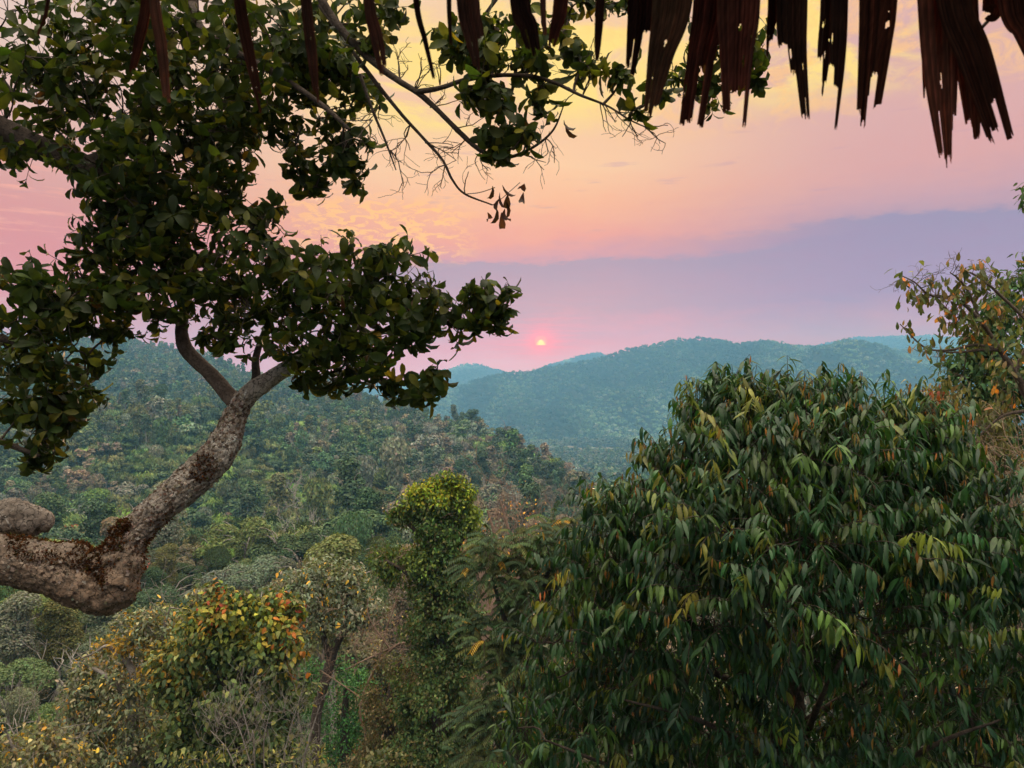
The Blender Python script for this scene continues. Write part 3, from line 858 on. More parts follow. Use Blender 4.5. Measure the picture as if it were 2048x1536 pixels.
def whorl(tp, td, r, n=(5, 8), L=.155, asp=.46, theta=(.7, 1.5), droop=(.2, .9), back=.06, prof='obovate', sag=.25, fold=.22):
    pos, ax, nr, ln = [], [], [], []
    for p, d in zip(tp, td):
        k = r.integers(n[0], n[1] + 1); a0 = r.uniform(0, 6.28)
        u = unit(np.cross(d, [.3, .2, .9])); v = np.cross(d, u)
        for j in range(k):
            a = a0 + j * 2.4 + r.normal(0, .25); th = r.uniform(*theta)
            o = math.cos(a) * u + math.sin(a) * v
            axis = d * math.cos(th) + o * math.sin(th) + np.array([0, 0, -sag * r.uniform(.2, 1.6)])
            pos.append(p - d * back * r.uniform(0, 1.4)); ax.append(axis); nr.append(d * math.sin(th) - o * math.cos(th) + r.normal(0, .25, 3))
            ln.append(L * r.uniform(.5, 1.25))
    pos, ax, nr, ln = map(np.array, (pos, ax, nr, ln))
    V, Fc = leaves(pos, ax, nr, ln, ln * asp * r.uniform(.85, 1.15, len(ln)), r.uniform(*droop, len(ln)), prof, fold)
    return V, Fc, len(ln)

def spray(tp, td, r, n=6, L=.2, asp=.55, sig=.12, a=(.5, .6, .7), b=(.8, .5, .5), blade=True, prof='heart', droop=.5):
    k = len(tp) * n; i = np.repeat(np.arange(len(tp)), n)
    pos = tp[i] + r.normal(0, sig, (k, 3))
    dn = np.array([0, 0, -1.0])
    ax = unit(td[i] * a[0] + dn * a[1] + rvec(k, r) * a[2]); nr = unit(td[i] * b[0] - dn * b[1] + rvec(k, r) * b[2])
    ln = L * r.uniform(.6, 1.25, k)
    if blade: V, Fc = leaves(pos, ax, nr, ln, ln * asp, droop, prof, .2)
    else: V, Fc = cards(pos, ax, nr, ln, ln * asp)
    return V, Fc, k, pos

def drooping(tp, td, r, n=(8, 12), L=.23, asp=.21, shoot=.34, flush=.3, cols=None, flush_cols=None):
    """long hanging leaves set alternately along arching shoots; some tips carry small limp new leaves"""
    pos, ax, nr, ln, wd, cl, paths = [], [], [], [], [], [], []
    for p, d in zip(tp, td):
        d = unit(d + np.array([0, 0, .25])); s = shoot * r.uniform(.6, 1.25)
        arc = spline([p, p + d * s * .5 + np.array([0, 0, .02]), p + d * s + np.array([0, 0, -.10 * s])], 7)
        paths.append((arc, np.linspace(.004, .0018, 7)))
        k = r.integers(n[0], n[1] + 1); side = unit(np.cross(d, [0, 0, 1.0])); fl = r.uniform() < flush
        leafcol = pick(cols[0], 1, cols[1], r, .22)[0]
        for j in range(k):
            t = (j + .5) / k; q = arc[min(6, int(t * 7))]
            sg = 1 if j % 2 else -1
            new = fl and j >= k - r.integers(2, 5)
            axis = d * r.uniform(.15, .5) + side * sg * r.uniform(.25, .75) + np.array([0, 0, -r.uniform(.35, .95)])
            if new: axis = axis * [.6, .6, 1] + np.array([0, 0, -.5])
            pos.append(q + r.normal(0, .006, 3)); ax.append(axis)
            nr.append(np.array([0, 0, 1.0]) + side * sg * .5 + d * .4 + r.normal(0, .3, 3))
            l_ = L * r.uniform(.5, 1.25) * (.6 if new else 1)
            ln.append(l_); wd.append(l_ * asp * (.85 if new else r.uniform(.85, 1.2)))
            cl.append(pick(flush_cols, 1, None, r)[0] if new else leafcol * np.exp(r.normal(0, .16)))
    pos, ax, nr, ln, wd, cl = map(np.array, (pos, ax, nr, ln, wd, cl))
    V, Fc = leaves(pos, ax, nr, ln, wd, r.uniform(.3, 1.1, len(ln)), 'lance', .3)
    return V, Fc, np.repeat(np.clip(cl, .004, .8), 8, 0), paths

def pinnate(tp, td, r, cols, w=None, per=3, L=.6, pairs=12, leaf=.11):
    pos, ax, nr, cl, paths = [], [], [], [], []
    for p, d in zip(tp, td):
        for q in range(per):
            o = unit(d * .4 + rvec(1, r)[0] * [1, 1, .25] + np.array([0, 0, .15])); s = L * r.uniform(.7, 1.2)
            arc = spline([p, p + o * s * .5 + np.array([0, 0, .06 * s]), p + o * s + np.array([0, 0, -.22 * s])], pairs + 2)
            paths.append((arc[::3], np.full(len(arc[::3]), .004)))
            side = unit(np.cross(o, [0, 0, 1.0])); c0 = pick(cols, 1, w, r, .2)[0]
            for j in range(1, pairs + 2):
                for sg in (-1, 1):
                    pos.append(arc[j] + side * sg * leaf * .3 + np.array([0, 0, -.3 * leaf]))
                    ax.append(side * sg * .8 + o * .25 + np.array([0, 0, -.75])); nr.append(np.array([0, 0, .8]) + side * sg * .8 + r.normal(0, .15, 3))
                    cl.append(c0 * np.exp(r.normal(0, .12)))
    pos, ax, nr, cl = map(np.array, (pos, ax, nr, cl))
    V, Fc = cards(pos, ax, nr, leaf * r.uniform(.85, 1.15, len(pos)), leaf * .36)
    return V, Fc, np.clip(cl, .004, .8), paths

def tubes(paths, seg=4):
    return join([tube(p, q, seg) for p, q in paths])

def skeleton(woods, d0):
    out = []
    for w in woods:
        p, _ = px_path(w['pts'], d0, 26); out.append(p)
    return np.concatenate(out)

def add_woods(root, woods, d0, mat, seg=8, rough=.12):
    made = []
    for w in woods:
        n = w.get('n', 26); p, q = px_path(w['pts'], d0, n)
        m = w.get('mat', mat)
        if w.get('rough', rough) > 0:
            V, Fc = rough_tube(p, q, w.get('seg', seg), w.get('rough', rough), w.get('scale', 6.0), w.get('seed', 3.1), w.get('lumps', ()))
        else: V, Fc = tube(p, q, w.get('seg', seg))
        made.append(obj(w['name'], V, Fc, m, root, True))
    return made

# ---------------------------------------------------------------- broad-leaved tree that leans in from the left
def left_tree():
    r = np.random.default_rng(21); d0 = 4.8
    base = np.array([-9.2, 4.0, Z0 - 27.3])
    t = thing('broadleaf_tree', base, 'big dark-leaved tree with a bent mossy trunk leaning across the view', 'tree')
    # the trunk rises from the ground far below, outside the view, then bends in
    low = spline([[*base, .42], [-8.6, 4.05, 12.0, .38], [-7.2, 4.1, 24.5, .33], [-5.3, 4.15, 28.0, .28], [*P(-330, 1120, 4.3), .21], [*P(-130, 1112, 4.35), .165]], 60)
    rows = [(-130, 1110, 54, 4.35), (0, 1119, 48, 4.42), (70, 1131, 49, 4.46), (130, 1141, 51, 4.5), (178, 1152, 55, 4.54), (210, 1151, 56, 4.58), (236, 1119, 44, 4.6), (255, 1082, 36, 4.63), (275, 1057, 33, 4.66),
            (320, 1014, 31, 4.7), (355, 985, 33, 4.75), (388, 955, 36, 4.8), (424, 922, 35, 4.83), (448, 886, 31, 4.87), (460, 858, 26, 4.9), (470, 832, 23, 4.93), (480, 810, 21, 4.95), (490, 790, 17, 4.97)]
    up_ = np.array([[*P(a, b, dd), c / F * dd] for a, b, c, dd in rows])
    s = np.vstack([spline(low, 60)[:-1], spline(up_, 460)])
    lumps = [(P(412, 948, 4.62), .07, .04), (P(490, 880, 4.83), .06, .04), (P(262, 1178, 4.5), .07, .05), (P(402, 900, 4.72), .045, .03), (P(262, 1150, 4.5), .13, .05), (P(190, 1190, 4.45), .14, .05), (P(235, 1195, 4.5), .1, .05), (P(130, 1180, 4.4), .12, .03), (P(478, 798, 4.85), .06, .03)]
    SEG = 110
    V, Fc = rough_tube(s[:, :3], s[:, 3], SEG, .075, 7.0, 2.0, lumps)
    # plates of bark: a cracked pattern drawn out along the trunk
    arcl = np.concatenate([[0], np.cumsum(np.linalg.norm(np.diff(s[:, :3], axis=0), axis=1))])
    c0 = np.repeat(s[:, :3], SEG, 0); o0 = unit(V - c0)
    px_ = V[:, 0] / V[:, 1] * F + CX; elbow = np.exp(-((px_ - 205) / 75) ** 2)
    for k in np.nonzero((elbow > .05) & (V[:, 1] > 3))[0]:
        q_ = Vector(V[k] * 6.5 + np.array([3.0, 1, 7])); V[k] += o0[k] * elbow[k] * (.055 * noise.noise(q_) + .03 * noise.noise(q_ * 2.7)); th = np.tile(np.linspace(0, 2 * math.pi, SEG, endpoint=False), len(s)); al = np.repeat(arcl, SEG); rr0 = np.repeat(s[:, 3], SEG)
    near = np.nonzero(np.repeat(s[:, 0] > -4.4, SEG))[0]
    for k in near:
        w_ = noise.noise(Vector(V[k] * 9.0)) * .5
        dd, _ = noise.voronoi(Vector((al[k] * 13 + w_, math.cos(th[k]) * rr0[k] * 30 + w_, math.sin(th[k]) * rr0[k] * 30)))
        d2, _ = noise.voronoi(Vector((al[k] * 34 + 5, math.cos(th[k]) * rr0[k] * 70 + w_, math.sin(th[k]) * rr0[k] * 70)))
        V[k] += o0[k] * (.010 * min(1.0, (dd[1] - dd[0]) * 2.6) + .004 * min(1.0, (d2[1] - d2[0]) * 2.2) - .009)
    tr = obj('trunk', V, Fc, MAT['bark_near'], t, True)
    # moss and dry epiphytes along the top of the bend
    c = (V.reshape(-1, SEG, 3)).reshape(-1, 3); ctr = np.repeat(s[:, :3], SEG, 0); nrm = unit(c - ctr)
    xs = c[:, 0] / c[:, 1] * F + CX; ys = CY - (c[:, 2] - Z0) / c[:, 1] * F
    blot = np.array([noise.fractal(Vector(p * 7.0), 1, 2, 3) for p in c])
    top = (nrm[:, 2] > .35 - .5 * np.clip(1 - np.abs(xs - 215) / 60, 0, 1)) & (xs > 15) & (xs < 265) & (ys > 1040) & (blot > -.25)
    kd = np.linalg.norm(c - P(405, 938, 4.63), axis=1); knot = kd < kd.min() + .045
    under = (nrm[:, 2] < .1) & (xs > 255) & (xs < 345) & (ys > 990) & (nrm[:, 0] > .2) & (blot > -.1)
    idx = np.concatenate([r.choice(np.nonzero(top)[0], 9000), r.choice(np.nonzero(knot)[0], 500), r.choice(np.nonzero(under)[0], 900)])
    mp = c[idx] + r.normal(0, .006, (len(idx), 3)); mn = unit(nrm[idx] + r.normal(0, .5, (len(idx), 3)))
    Lm = r.uniform(.010, .026, len(idx))
    mv = cards(mp + mn * Lm[:, None] * .3, mn, rvec(len(idx), r), Lm, Lm * .5)
    mo = obj('moss', mv[0], mv[1], MAT['moss'], tr, col=pick([(.075, .028, .012), (.12, .05, .016), (.05, .03, .014), (.06, .06, .016)], len(idx), [5, 3, 3, 1], r))
    mo['label'] = 'rusty brown moss along the top of the bend'
    # loose scales of bark and lichen stand proud of the trunk
    vis = np.nonzero((xs > -160) & (xs < 560))[0]
    idx = r.choice(vis, 4200); L_ = r.uniform(.010, .034, len(idx))
    tan = unit(np.cross(nrm[idx], rvec(len(idx), r)))
    sv = cards(c[idx] + nrm[idx] * .003, tan, unit(nrm[idx] + r.normal(0, .25, (len(idx), 3))), L_, L_ * r.uniform(.5, .9, len(idx)))
    obj('bark_scales', sv[0], sv[1], MAT['moss'], tr, col=pick([(.34, .29, .24), (.24, .19, .15), (.14, .10, .075), (.08, .056, .042)], len(idx), [2, 4, 4, 2], r))
    # the sawn stub beside it
    st = spline([[*P(-190, 1100, 4.75), .15], [*P(-60, 1056, 4.72), .122], [*P(20, 1034, 4.7), .108], [*P(62, 1040, 4.7), .092], [*P(84, 1046, 4.7), .078], [*P(90, 1050, 4.7), .05], [*P(85, 1048, 4.7), .001]], 110)
    V2, F2 = rough_tube(st[:, :3], st[:, 3], 72, .13, 15.0, 5.0, [(P(70, 1012, 4.65), .03, .02), (P(50, 1085, 4.62), .035, .015)])
    stub = obj('broken_limb', V2, F2, MAT['bark_near'], t, True); stub['label'] = 'thick broken-off stub with a ragged end'
    woods = [
        dict(name='branch', n=60, seg=20, rough=.10, scale=12, pts=[(478, 815, 15, 4.95), (456, 788, 16, 4.97), (420, 747, 14, 5.0), (388, 717, 14, 5.0), (368, 690, 14, 5.0), (363, 655, 12, 5.0), (371, 610, 10, 5.0), (381, 560, 9, 5.02), (374, 500, 9, 5.05), (358, 430, 6, 5.1), (330, 360, 4, 5.2)]),
        dict(name='branch', n=60, seg=20, rough=.12, scale=12, pts=[(478, 812, 20, 4.95), (508, 780, 20, 4.98), (545, 755, 17, 5.0), (580, 732, 15, 5.0), (620, 710, 13, 5.05), (670, 690, 10, 5.1), (720, 675, 8, 5.1), (800, 655, 6, 5.1), (880, 648, 4, 5.1), (950, 640, 2, 5.1)]),
        dict(name='branch', n=40, seg=12, rough=.08, scale=12, pts=[(500, 790, 9, 4.97), (512, 755, 9, 5.0), (512, 715, 7, 5.05), (530, 660, 6, 5.1), (560, 600, 5, 5.15), (590, 540, 3, 5.2)]),
        dict(name='branch', n=40, seg=10, rough=.08, scale=12, pts=[(650, 698, 8, 5.1), (720, 650, 6, 5.2), (760, 600, 5, 5.25), (790, 540, 3, 5.3)]),
        dict(name='branch', n=40, seg=10, rough=.08, scale=12, pts=[(690, 684, 6, 5.0), (740, 720, 5, 4.95), (790, 755, 4, 4.95), (850, 790, 2, 4.95)]),
        dict(name='branch', n=70, seg=22, rough=.09, scale=10, pts=[(-260, 180, 30, 4.6), (-60, 232, 26, 4.7), (20, 268, 24, 4.8), (100, 305, 24, 4.85), (170, 332, 23, 4.9), (215, 365, 17, 4.95), (245, 410, 14, 5.0), (280, 450, 11, 5.0), (298, 500, 9, 5.0), (284, 560, 6, 5.0)]),
        dict(name='branch', n=60, seg=14, rough=.09, scale=12, pts=[(170, 332, 18, 4.9), (240, 303, 14, 5.0), (300, 265, 11, 5.05), (350, 200, 9, 5.1), (370, 120, 9, 5.1), (385, 30, 10, 5.1), (380, -60, 11, 5.1)]),
        dict(name='branch', n=60, seg=14, rough=.09, scale=12, pts=[(385, 10, 10, 5.1), (400, 55, 9, 4.9), (440, 88, 8, 4.8), (510, 125, 7, 4.7), (580, 165, 6, 4.6), (650, 215, 5, 4.55), (700, 260, 3, 4.5)]),
        dict(name='branch', n=90, seg=12, rough=.12, scale=14, pts=[(560, -120, 10.08, 4.2), (630, -20, 8.64, 4.2), (680, 55, 7.92, 4.2), (740, 118, 7.20, 4.2), (795, 160, 6.48, 4.2), (835, 185, 5.76, 4.2), (870, 215, 5.04, 4.2), (915, 260, 5.04, 4.2), (960, 300, 4.68, 4.2), (1010, 315, 3.96, 4.2), (1060, 298, 2.88, 4.2), (1105, 262, 2.16, 4.2), (1128, 210, 1.15, 4.2)]),
        dict(name='branch', n=70, seg=10, rough=.12, scale=14, pts=[(832, 184, 5.76, 4.2), (880, 176, 5.04, 4.15), (930, 160, 4.68, 4.1), (990, 151, 4.32, 4.1), (1060, 152, 4.32, 4.1), (1110, 166, 3.60, 4.1), (1160, 190, 2.88, 4.1), (1215, 212, 2.16, 4.1), (1260, 240, 1.66, 4.1), (1300, 258, 1.08, 4.1)]),
        dict(name='branch', n=70, seg=10, rough=.12, scale=14, pts=[(640, 10, 5.04, 4.4), (690, 80, 4.32, 4.35), (740, 150, 4.32, 4.3), (800, 225, 3.60, 4.3), (850, 280, 3.24, 4.3), (885, 320, 2.88, 4.3), (905, 360, 2.52, 4.3), (930, 388, 2.16, 4.3), (985, 410, 1.44, 4.3)]),
        dict(name='branch', n=50, seg=8, rough=.1, scale=14, pts=[(720, 150, 3.60, 4.5), (745, 220, 2.88, 4.5), (770, 280, 2.16, 4.5), (792, 340, 1.15, 4.5)]),
        dict(name='branch', n=50, seg=8, rough=.1, scale=14, pts=[(1035, -60, 6.48, 4.3), (1030, 30, 5.76, 4.3), (1036, 90, 4.32, 4.25), (1030, 150, 3.60, 4.2), (1014, 230, 2.16, 4.2)]),
        dict(name='branch', n=50, seg=8, rough=.1, scale=14, pts=[(1020, -40, 4.32, 4.4), (960, 40, 2.88, 4.4), (900, 90, 2.16, 4.4)]),
        dict(name='branch', n=40, seg=8, rough=.1, scale=14, pts=[(-220, 800, 13, 4.5), (-60, 860, 9, 4.5), (20, 890, 6, 4.5), (80, 912, 3, 4.5)]),
        dict(name='branch', n=40, seg=8, rough=.1, scale=14, pts=[(-260, 600, 14, 4.6), (-60, 660, 9, 4.6), (60, 690, 6, 4.6), (150, 700, 3, 4.6)]),
        dict(name='branch', n=40, seg=8, rough=.1, scale=14, pts=[(1350, -150, 9, 4.6), (1400, -10, 7, 4.6), (1440, 70, 5, 4.6), (1480, 130, 3, 4.6)]),
    ]
    add_woods(t, woods, d0, MAT['bark_dark'])
    for o in list(t.children):
        if o.name.startswith('branch') and o.name in ('branch', 'branch.001'): o.data.materials[0] = MAT['bark_near'] if o.name == 'branch.001' else MAT['bark_brown']
    sk = skeleton(woods, d0)
    blobs = [
        (60, 90, 90, 90, 12), (60, 220, 90, 90, 13), (25, 315, 35, 40, 4), (150, 60, 50, 50, 3), (225, 70, 90, 80, 10), (240, 170, 120, 90, 16), (210, 275, 120, 70, 13), (410, 60, 120, 90, 14), (400, 160, 120, 80, 15), (400, 260, 110, 70, 12),
        (530, 60, 90, 80, 10), (540, 140, 90, 60, 10), (640, 120, 70, 60, 7), (650, 40, 70, 50, 6), (600, 215, 80, 40, 7), (690, 190, 50, 60, 5), (640, 300, 70, 40, 7), (620, 355, 30, 30, 3), (700, 350, 30, 30, 3), (720, 270, 25, 30, 2),
        (320, 350, 130, 70, 15), (430, 345, 80, 70, 9), (190, 400, 50, 50, 5), (260, 440, 110, 60, 11), (400, 440, 120, 60, 12), (490, 430, 50, 70, 6), (230, 530, 90, 60, 10), (330, 520, 90, 60, 9), (440, 520, 90, 60, 9),
        (210, 610, 70, 45, 6), (290, 600, 80, 50, 8), (240, 655, 34, 26, 2), (440, 600, 80, 50, 7), (520, 560, 80, 70, 9), (540, 640, 100, 60, 8), (640, 560, 70, 60, 8), (660, 640, 100, 60, 8), (620, 700, 60, 35, 5), (690, 715, 70, 35, 5), (640, 760, 36, 26, 3),
        (730, 590, 80, 60, 9), (800, 560, 65, 60, 8), (790, 640, 80, 45, 7), (760, 700, 80, 40, 6), (870, 640, 70, 38, 6), (940, 615, 44, 26, 4), (980, 590, 36, 28, 4), (1012, 620, 14, 32, 2), (850, 785, 45, 35, 4), (800, 765, 40, 25, 3),
        (420, 690, 30, 25, 2),
        (40, 590, 60, 60, 7, -.2), (110, 600, 70, 50, 7, -.2), (50, 680, 70, 60, 8, -.2), (140, 690, 60, 50, 6, -.2), (60, 770, 70, 60, 8, -.2), (150, 770, 45, 50, 5, -.2), (50, 850, 70, 45, 7, -.2), (120, 850, 45, 35, 4, -.2), (60, 905, 55, 18, 3, -.2),
        (735, 50, 45, 45, 4, -.6), (775, 20, 40, 35, 3, -.6), (780, 90, 30, 30, 2, -.6),
        (950, 60, 55, 50, 5, -.6), (905, 110, 30, 40, 3, -.6), (925, 130, 45, 40, 4, -.7), (975, 120, 50, 50, 5, -.7), (1050, 40, 50, 50, 4, -.6), (1110, 100, 45, 45, 4, -.7), (1150, 110, 30, 35, 3, -.7), (1020, 165, 60, 35, 5, -.7), (960, 190, 40, 30, 3, -.7), (1075, 180, 40, 30, 3, -.7),
        (1000, 240, 45, 35, 5, -.7), (1020, 285, 35, 35, 4, -.7), (985, 290, 30, 25, 3, -.7), (1160, 30, 45, 35, 4, -.6), (1230, 15, 35, 30, 3, -.6), (1255, 165, 35, 30, 3, -.7), (1320, 190, 35, 28, 3, -.7), (1285, 200, 30, 25, 2, -.7),
        (1400, 70, 60, 70, 7, -.3), (1450, 130, 60, 60, 6, -.3), (1520, 100, 35, 45, 4, -.3), (1500, 170, 40, 20, 3, -.3), (1380, 170, 40, 30, 3, -.3)]
    thin = lambda b: max(1, int(round(b[4] * (.6 if len(b) > 5 and b[5] < -.25 else 1.0))))
    blobs = [(b[0], b[1], b[2] * .95, b[3] * .95, thin(b), *b[5:]) for b in blobs]
    paths, tp, td = grow(sk, blobs, d0, r, tips=5, spread=1.15, up=.05, twig=.0038)
    # bare twigs
    bare = []
    for (x, y, dx, dy, n) in [(800, 160, -.1, -1, 3), (830, 180, .3, -1, 4), (880, 170, .2, -1, 2), (860, 215, .9, -.2, 3), (930, 280, -.8, .3, 2), (905, 255, .9, .5, 2), (760, 210, -.5, 1, 3), (850, 285, .8, .4, 3), (820, 250, -.6, .9, 3), (890, 330, -.7, .6, 2),
                              (1120, 170, .9, -.6, 2), (1165, 192, .6, -.9, 3), (1200, 205, .5, .9, 3), (1230, 222, .8, -.2, 2), (1260, 240, .3, .9, 3), (1290, 255, .9, .3, 3), (1040, 308, .7, .6, 2), (1090, 275, .6, .8, 2), (960, 305, -.4, .9, 2), (780, 300, .3, .8, 2), (745, 240, -.7, .6, 2), (930, 388, -.2, -.9, 1), (1125, 215, .1, -1, 1)]:
        for q in range(n):
            e = P(x + dx * 70, y + dy * 70, 4.2) - P(x, y, 4.2)
            branch_paths(r, P(x, y, 4.2), e + r.normal(0, .07, 3), .16 * r.uniform(.7, 1.3), .0036, 2, bare, kink=.38, split=(1, 3), shrink=.7, up=0)
    paths += [(p, np.maximum(q, .0012)) for p, q in bare]
    V, Fc = tubes(paths, 4); obj('twigs', V, Fc, MAT['bark_dark'], t, True)
    V, Fc, n = whorl(tp, td, r, n=(4, 7), L=.106, asp=.46, sag=.5, droop=(.2, 1.9), fold=.32)
    col = pick([(.028, .047, .011), (.046, .068, .014), (.11, .12, .018), (.25, .19, .022), (.09, .05, .02)], n, [7, 6, 3.0, .22, .1], r, .2)
    obj('crown', V, Fc, MAT['leaf'], t, True, np.repeat(col, 8, 0))
    # a withered cluster at the end of the lowest twig
    q = []
    for x, y in [(985, 372), (1000, 385), (1010, 400), (1005, 370), (992, 415), (975, 425), (1003, 425), (1040, 372), (1047, 385), (1015, 390), (998, 398), (1010, 418), (1128, 240), (1131, 252)]: q.append(P(x, y, 4.3))
    q = np.array(q); dv = unit(np.array([[0, 0, -1.0]]) + r.normal(0, .35, (len(q), 3)))
    V, Fc = leaves(q, dv, rvec(len(q), r), r.uniform(.07, .12, len(q)), r.uniform(.03, .05, len(q)), r.uniform(.6, 2.2, len(q)), 'obovate', .7)
    dl = obj('withered_leaves', V, Fc, MAT['leaf'], t, True, np.repeat(pick([(.05, .025, .022), (.075, .035, .028)], len(q), None, r), 8, 0))
    tw = [(spline([P(985, 410, 4.3), P(1000, 400, 4.3), P(1040, 365, 4.3)], 6), np.full(6, .002)), (spline([P(930, 388, 4.3), P(960, 385, 4.3), P(990, 375, 4.3)], 6), np.full(6, .0025))]
    V, Fc = tubes(tw, 4); obj('twigs', V, Fc, MAT['bark_dark'], t, True)
MAT['bark_brown'] = bark_mat('brown_bark', (.11, .078, .06), (.19, .145, .115), (.075, .052, .04), 13, .7)
left_tree()

# ---------------------------------------------------------------- tree with hanging leaves at the right
def right_tree():
    r = np.random.default_rng(31); d0 = 7.4
    base = gpoint(1600, d0 + .6)
    t = thing('drooping_leaf_tree', base, 'large dark green tree of long hanging leaves with orange new tips', 'tree')
    bx, bd = 1600, d0 + .6
    zb = CY - (base[2] - Z0) / bd * F
    woods = [dict(name='trunk', n=30, seg=14, rough=.08, scale=5, pts=[(bx, zb + 60, 26, bd), (bx + 20, 2600, 24, bd), (bx, 1600, 20, bd), (bx - 10, 1350, 17, bd), (bx + 15, 1150, 13, bd), (bx - 10, 980, 9, bd), (bx - 30, 850, 5, bd)])]
    for (x0, y0, x1, y1, x2, y2, dd) in [(1600, 1420, 1380, 1330, 1130, 1280, -.4), (1595, 1250, 1400, 1120, 1200, 1070, -.3), (1600, 1180, 1450, 1000, 1350, 880, .1), (1610, 1300, 1800, 1150, 1980, 1040, -.3), (1600, 1100, 1720, 950, 1790, 860, .2), (1600, 1450, 1800, 1330, 2020, 1260, -.8),
                                         (1600, 1400, 1550, 1280, 1500, 1190, -1.4), (1600, 1500, 1650, 1380, 1700, 1290, -1.6), (1600, 1560, 1420, 1450, 1250, 1400, -1.0), (1590, 1000, 1500, 880, 1450, 790, .2), (1590, 1000, 1650, 880, 1680, 800, .1), (1600, 1650, 1850, 1500, 2000, 1440, -1.2), (1600, 1650, 1300, 1560, 1090, 1480, -.4)]:
        woods.append(dict(name='branch', n=20, seg=7, rough=.06, scale=8, pts=[(x0, y0, 8, bd), (x1, y1, 5, bd - .6 + dd * .6), (x2, y2, 2, d0 + dd)]))
    add_woods(t, woods, d0, MAT['bark_dark'])
    sk = skeleton(woods, d0); sk = sk[sk[:, 2] > Z0 - 6]
    blobs = [(1440, 800, 60, 50, 8, .4), (1560, 820, 80, 55, 10, .1), (1680, 830, 80, 55, 10, .1), (1780, 870, 70, 60, 8, .3), (1400, 880, 50, 60, 7, .3), (1320, 930, 45, 50, 6, .3), (1500, 920, 100, 80, 12, -.2), (1640, 940, 110, 80, 13, -.4), (1790, 970, 80, 70, 9, -.1),
             (1330, 1010, 70, 50, 7, .1), (1230, 1045, 60, 40, 6, .1), (1440, 1040, 100, 70, 11, -.6), (1610, 1070, 110, 70, 12, -.8), (1770, 1090, 100, 70, 11, -.6), (1900, 1090, 75, 80, 9, -.3), (1990, 1020, 50, 60, 6, 0), (2030, 1150, 60, 80, 8, -.3),
             (1190, 1130, 60, 45, 6, -.1), (1310, 1130, 90, 60, 9, -.4), (1150, 1230, 55, 45, 6, -.1), (1270, 1240, 90, 65, 10, -.6), (1420, 1200, 100, 70, 12, -1.0), (1590, 1210, 110, 70, 12, -1.3), (1770, 1230, 110, 70, 12, -1.1), (1930, 1240, 90, 80, 10, -.8), (2050, 1280, 60, 90, 7, -.6),
             (1140, 1340, 55, 50, 6, -.2), (1260, 1360, 90, 70, 10, -.7), (1410, 1350, 100, 70, 10, -1.2), (1590, 1350, 100, 60, 8, -1.4), (1770, 1370, 100, 70, 8, -1.3), (1940, 1390, 90, 80, 10, -1.0),
             (1110, 1450, 55, 60, 7, -.2), (1230, 1480, 90, 70, 10, -.8), (1400, 1490, 100, 60, 8, -1.2), (1600, 1500, 110, 55, 7, -1.4), (1800, 1510, 110, 55, 8, -1.3), (1980, 1520, 80, 60, 8, -1.0), (1080, 1560, 60, 50, 6, -.2), (1300, 1590, 100, 50, 6, -.9), (1700, 1600, 160, 40, 6, -1.2)]
    blobs = [(b[0] + (78 if b[1] < 1000 else 25 if b[1] < 1120 else 8) * math.exp(-((b[0] - 1100) / 350) ** 2), b[1] + 42 * min(1, max(0, (1010 - b[1]) / 250)), b[2] * .72, b[3] * .75, int(b[4] * 1.15), *b[5:]) for b in blobs]
    tips_up = [(1440, 775, 12, 10, 2, .3), (1565, 785, 14, 10, 2, .1), (1690, 800, 14, 10, 2, .1), (1765, 815, 12, 10, 2, .2), (1390, 830, 10, 12, 2, .3), (1345, 900, 12, 12, 2, .2), (1225, 1035, 14, 10, 3, .1), (1165, 1120, 12, 10, 2, 0), (1105, 1130, 10, 8, 1, 0), (1085, 1270, 14, 12, 2, -.1), (1045, 1450, 14, 12, 2, -.2), (1050, 1530, 20, 14, 3, -.2), (1880, 960, 20, 20, 3, 0), (1500, 790, 14, 10, 2, 0), (1625, 795, 14, 10, 2, 0), (1725, 805, 14, 10, 2, 0), (1810, 840, 14, 10, 2, .1), (1400, 800, 10, 10, 2, .2), (1290, 985, 10, 10, 1, .1)]
    blobs += [(1835, 880, 40, 36, 7, .3), (1870, 940, 34, 34, 6, .2)]
    blobs = [(*b[:5], b[5] + float(np.interp(b[1], [800, 1010, 1200, 1380], [-.75, -.6, -.1, .75])), *b[6:]) for b in blobs]
    # the far side of the crown
    blobs += [(1500, 1000, 200, 120, 20, 1.2), (1700, 1050, 200, 130, 22, 1.3), (1400, 1200, 180, 120, 16, 1.2), (1650, 1300, 220, 130, 18, 1.3), (1900, 1200, 150, 150, 14, 1.2), (1280, 1400, 130, 90, 14, 1.1), (1480, 1430, 160, 90, 16, 1.3), (1720, 1440, 170, 100, 18, 1.3), (1930, 1420, 140, 110, 16, 1.2), (1500, 1560, 200, 60, 12, 1.0), (1850, 1560, 200, 60, 12, 1.0)]
    paths, tp, td = grow(sk, blobs, d0, r, tips=7, spread=.95, up=.4, twig=.005)
    p2, tp2, td2 = grow(np.concatenate([sk, tp[::5]]), [(b[0], b[1] + (38 if b[1] < 1010 else 12), *b[2:5], b[5] - .55 if b[1] < 1010 else b[5]) for b in tips_up], d0, r, tips=5, spread=3.4, up=1.5, twig=.004)
    paths += p2; tp = np.concatenate([tp, tp2]); td = np.concatenate([td, td2])
    G = ([(.020, .060, .024), (.030, .084, .026), (.060, .118, .022), (.15, .17, .024)], [5, 5, 3.2, 1.1])
    V, Fc, col, sh = drooping(tp, td, r, n=(9, 14), L=.152, asp=.22, shoot=.32, flush=.26, cols=G, flush_cols=[(.34, .17, .045), (.30, .19, .05), (.36, .14, .05), (.24, .20, .05)])
    obj('crown', V, Fc, MAT['leaf_sheen'], t, True, col)
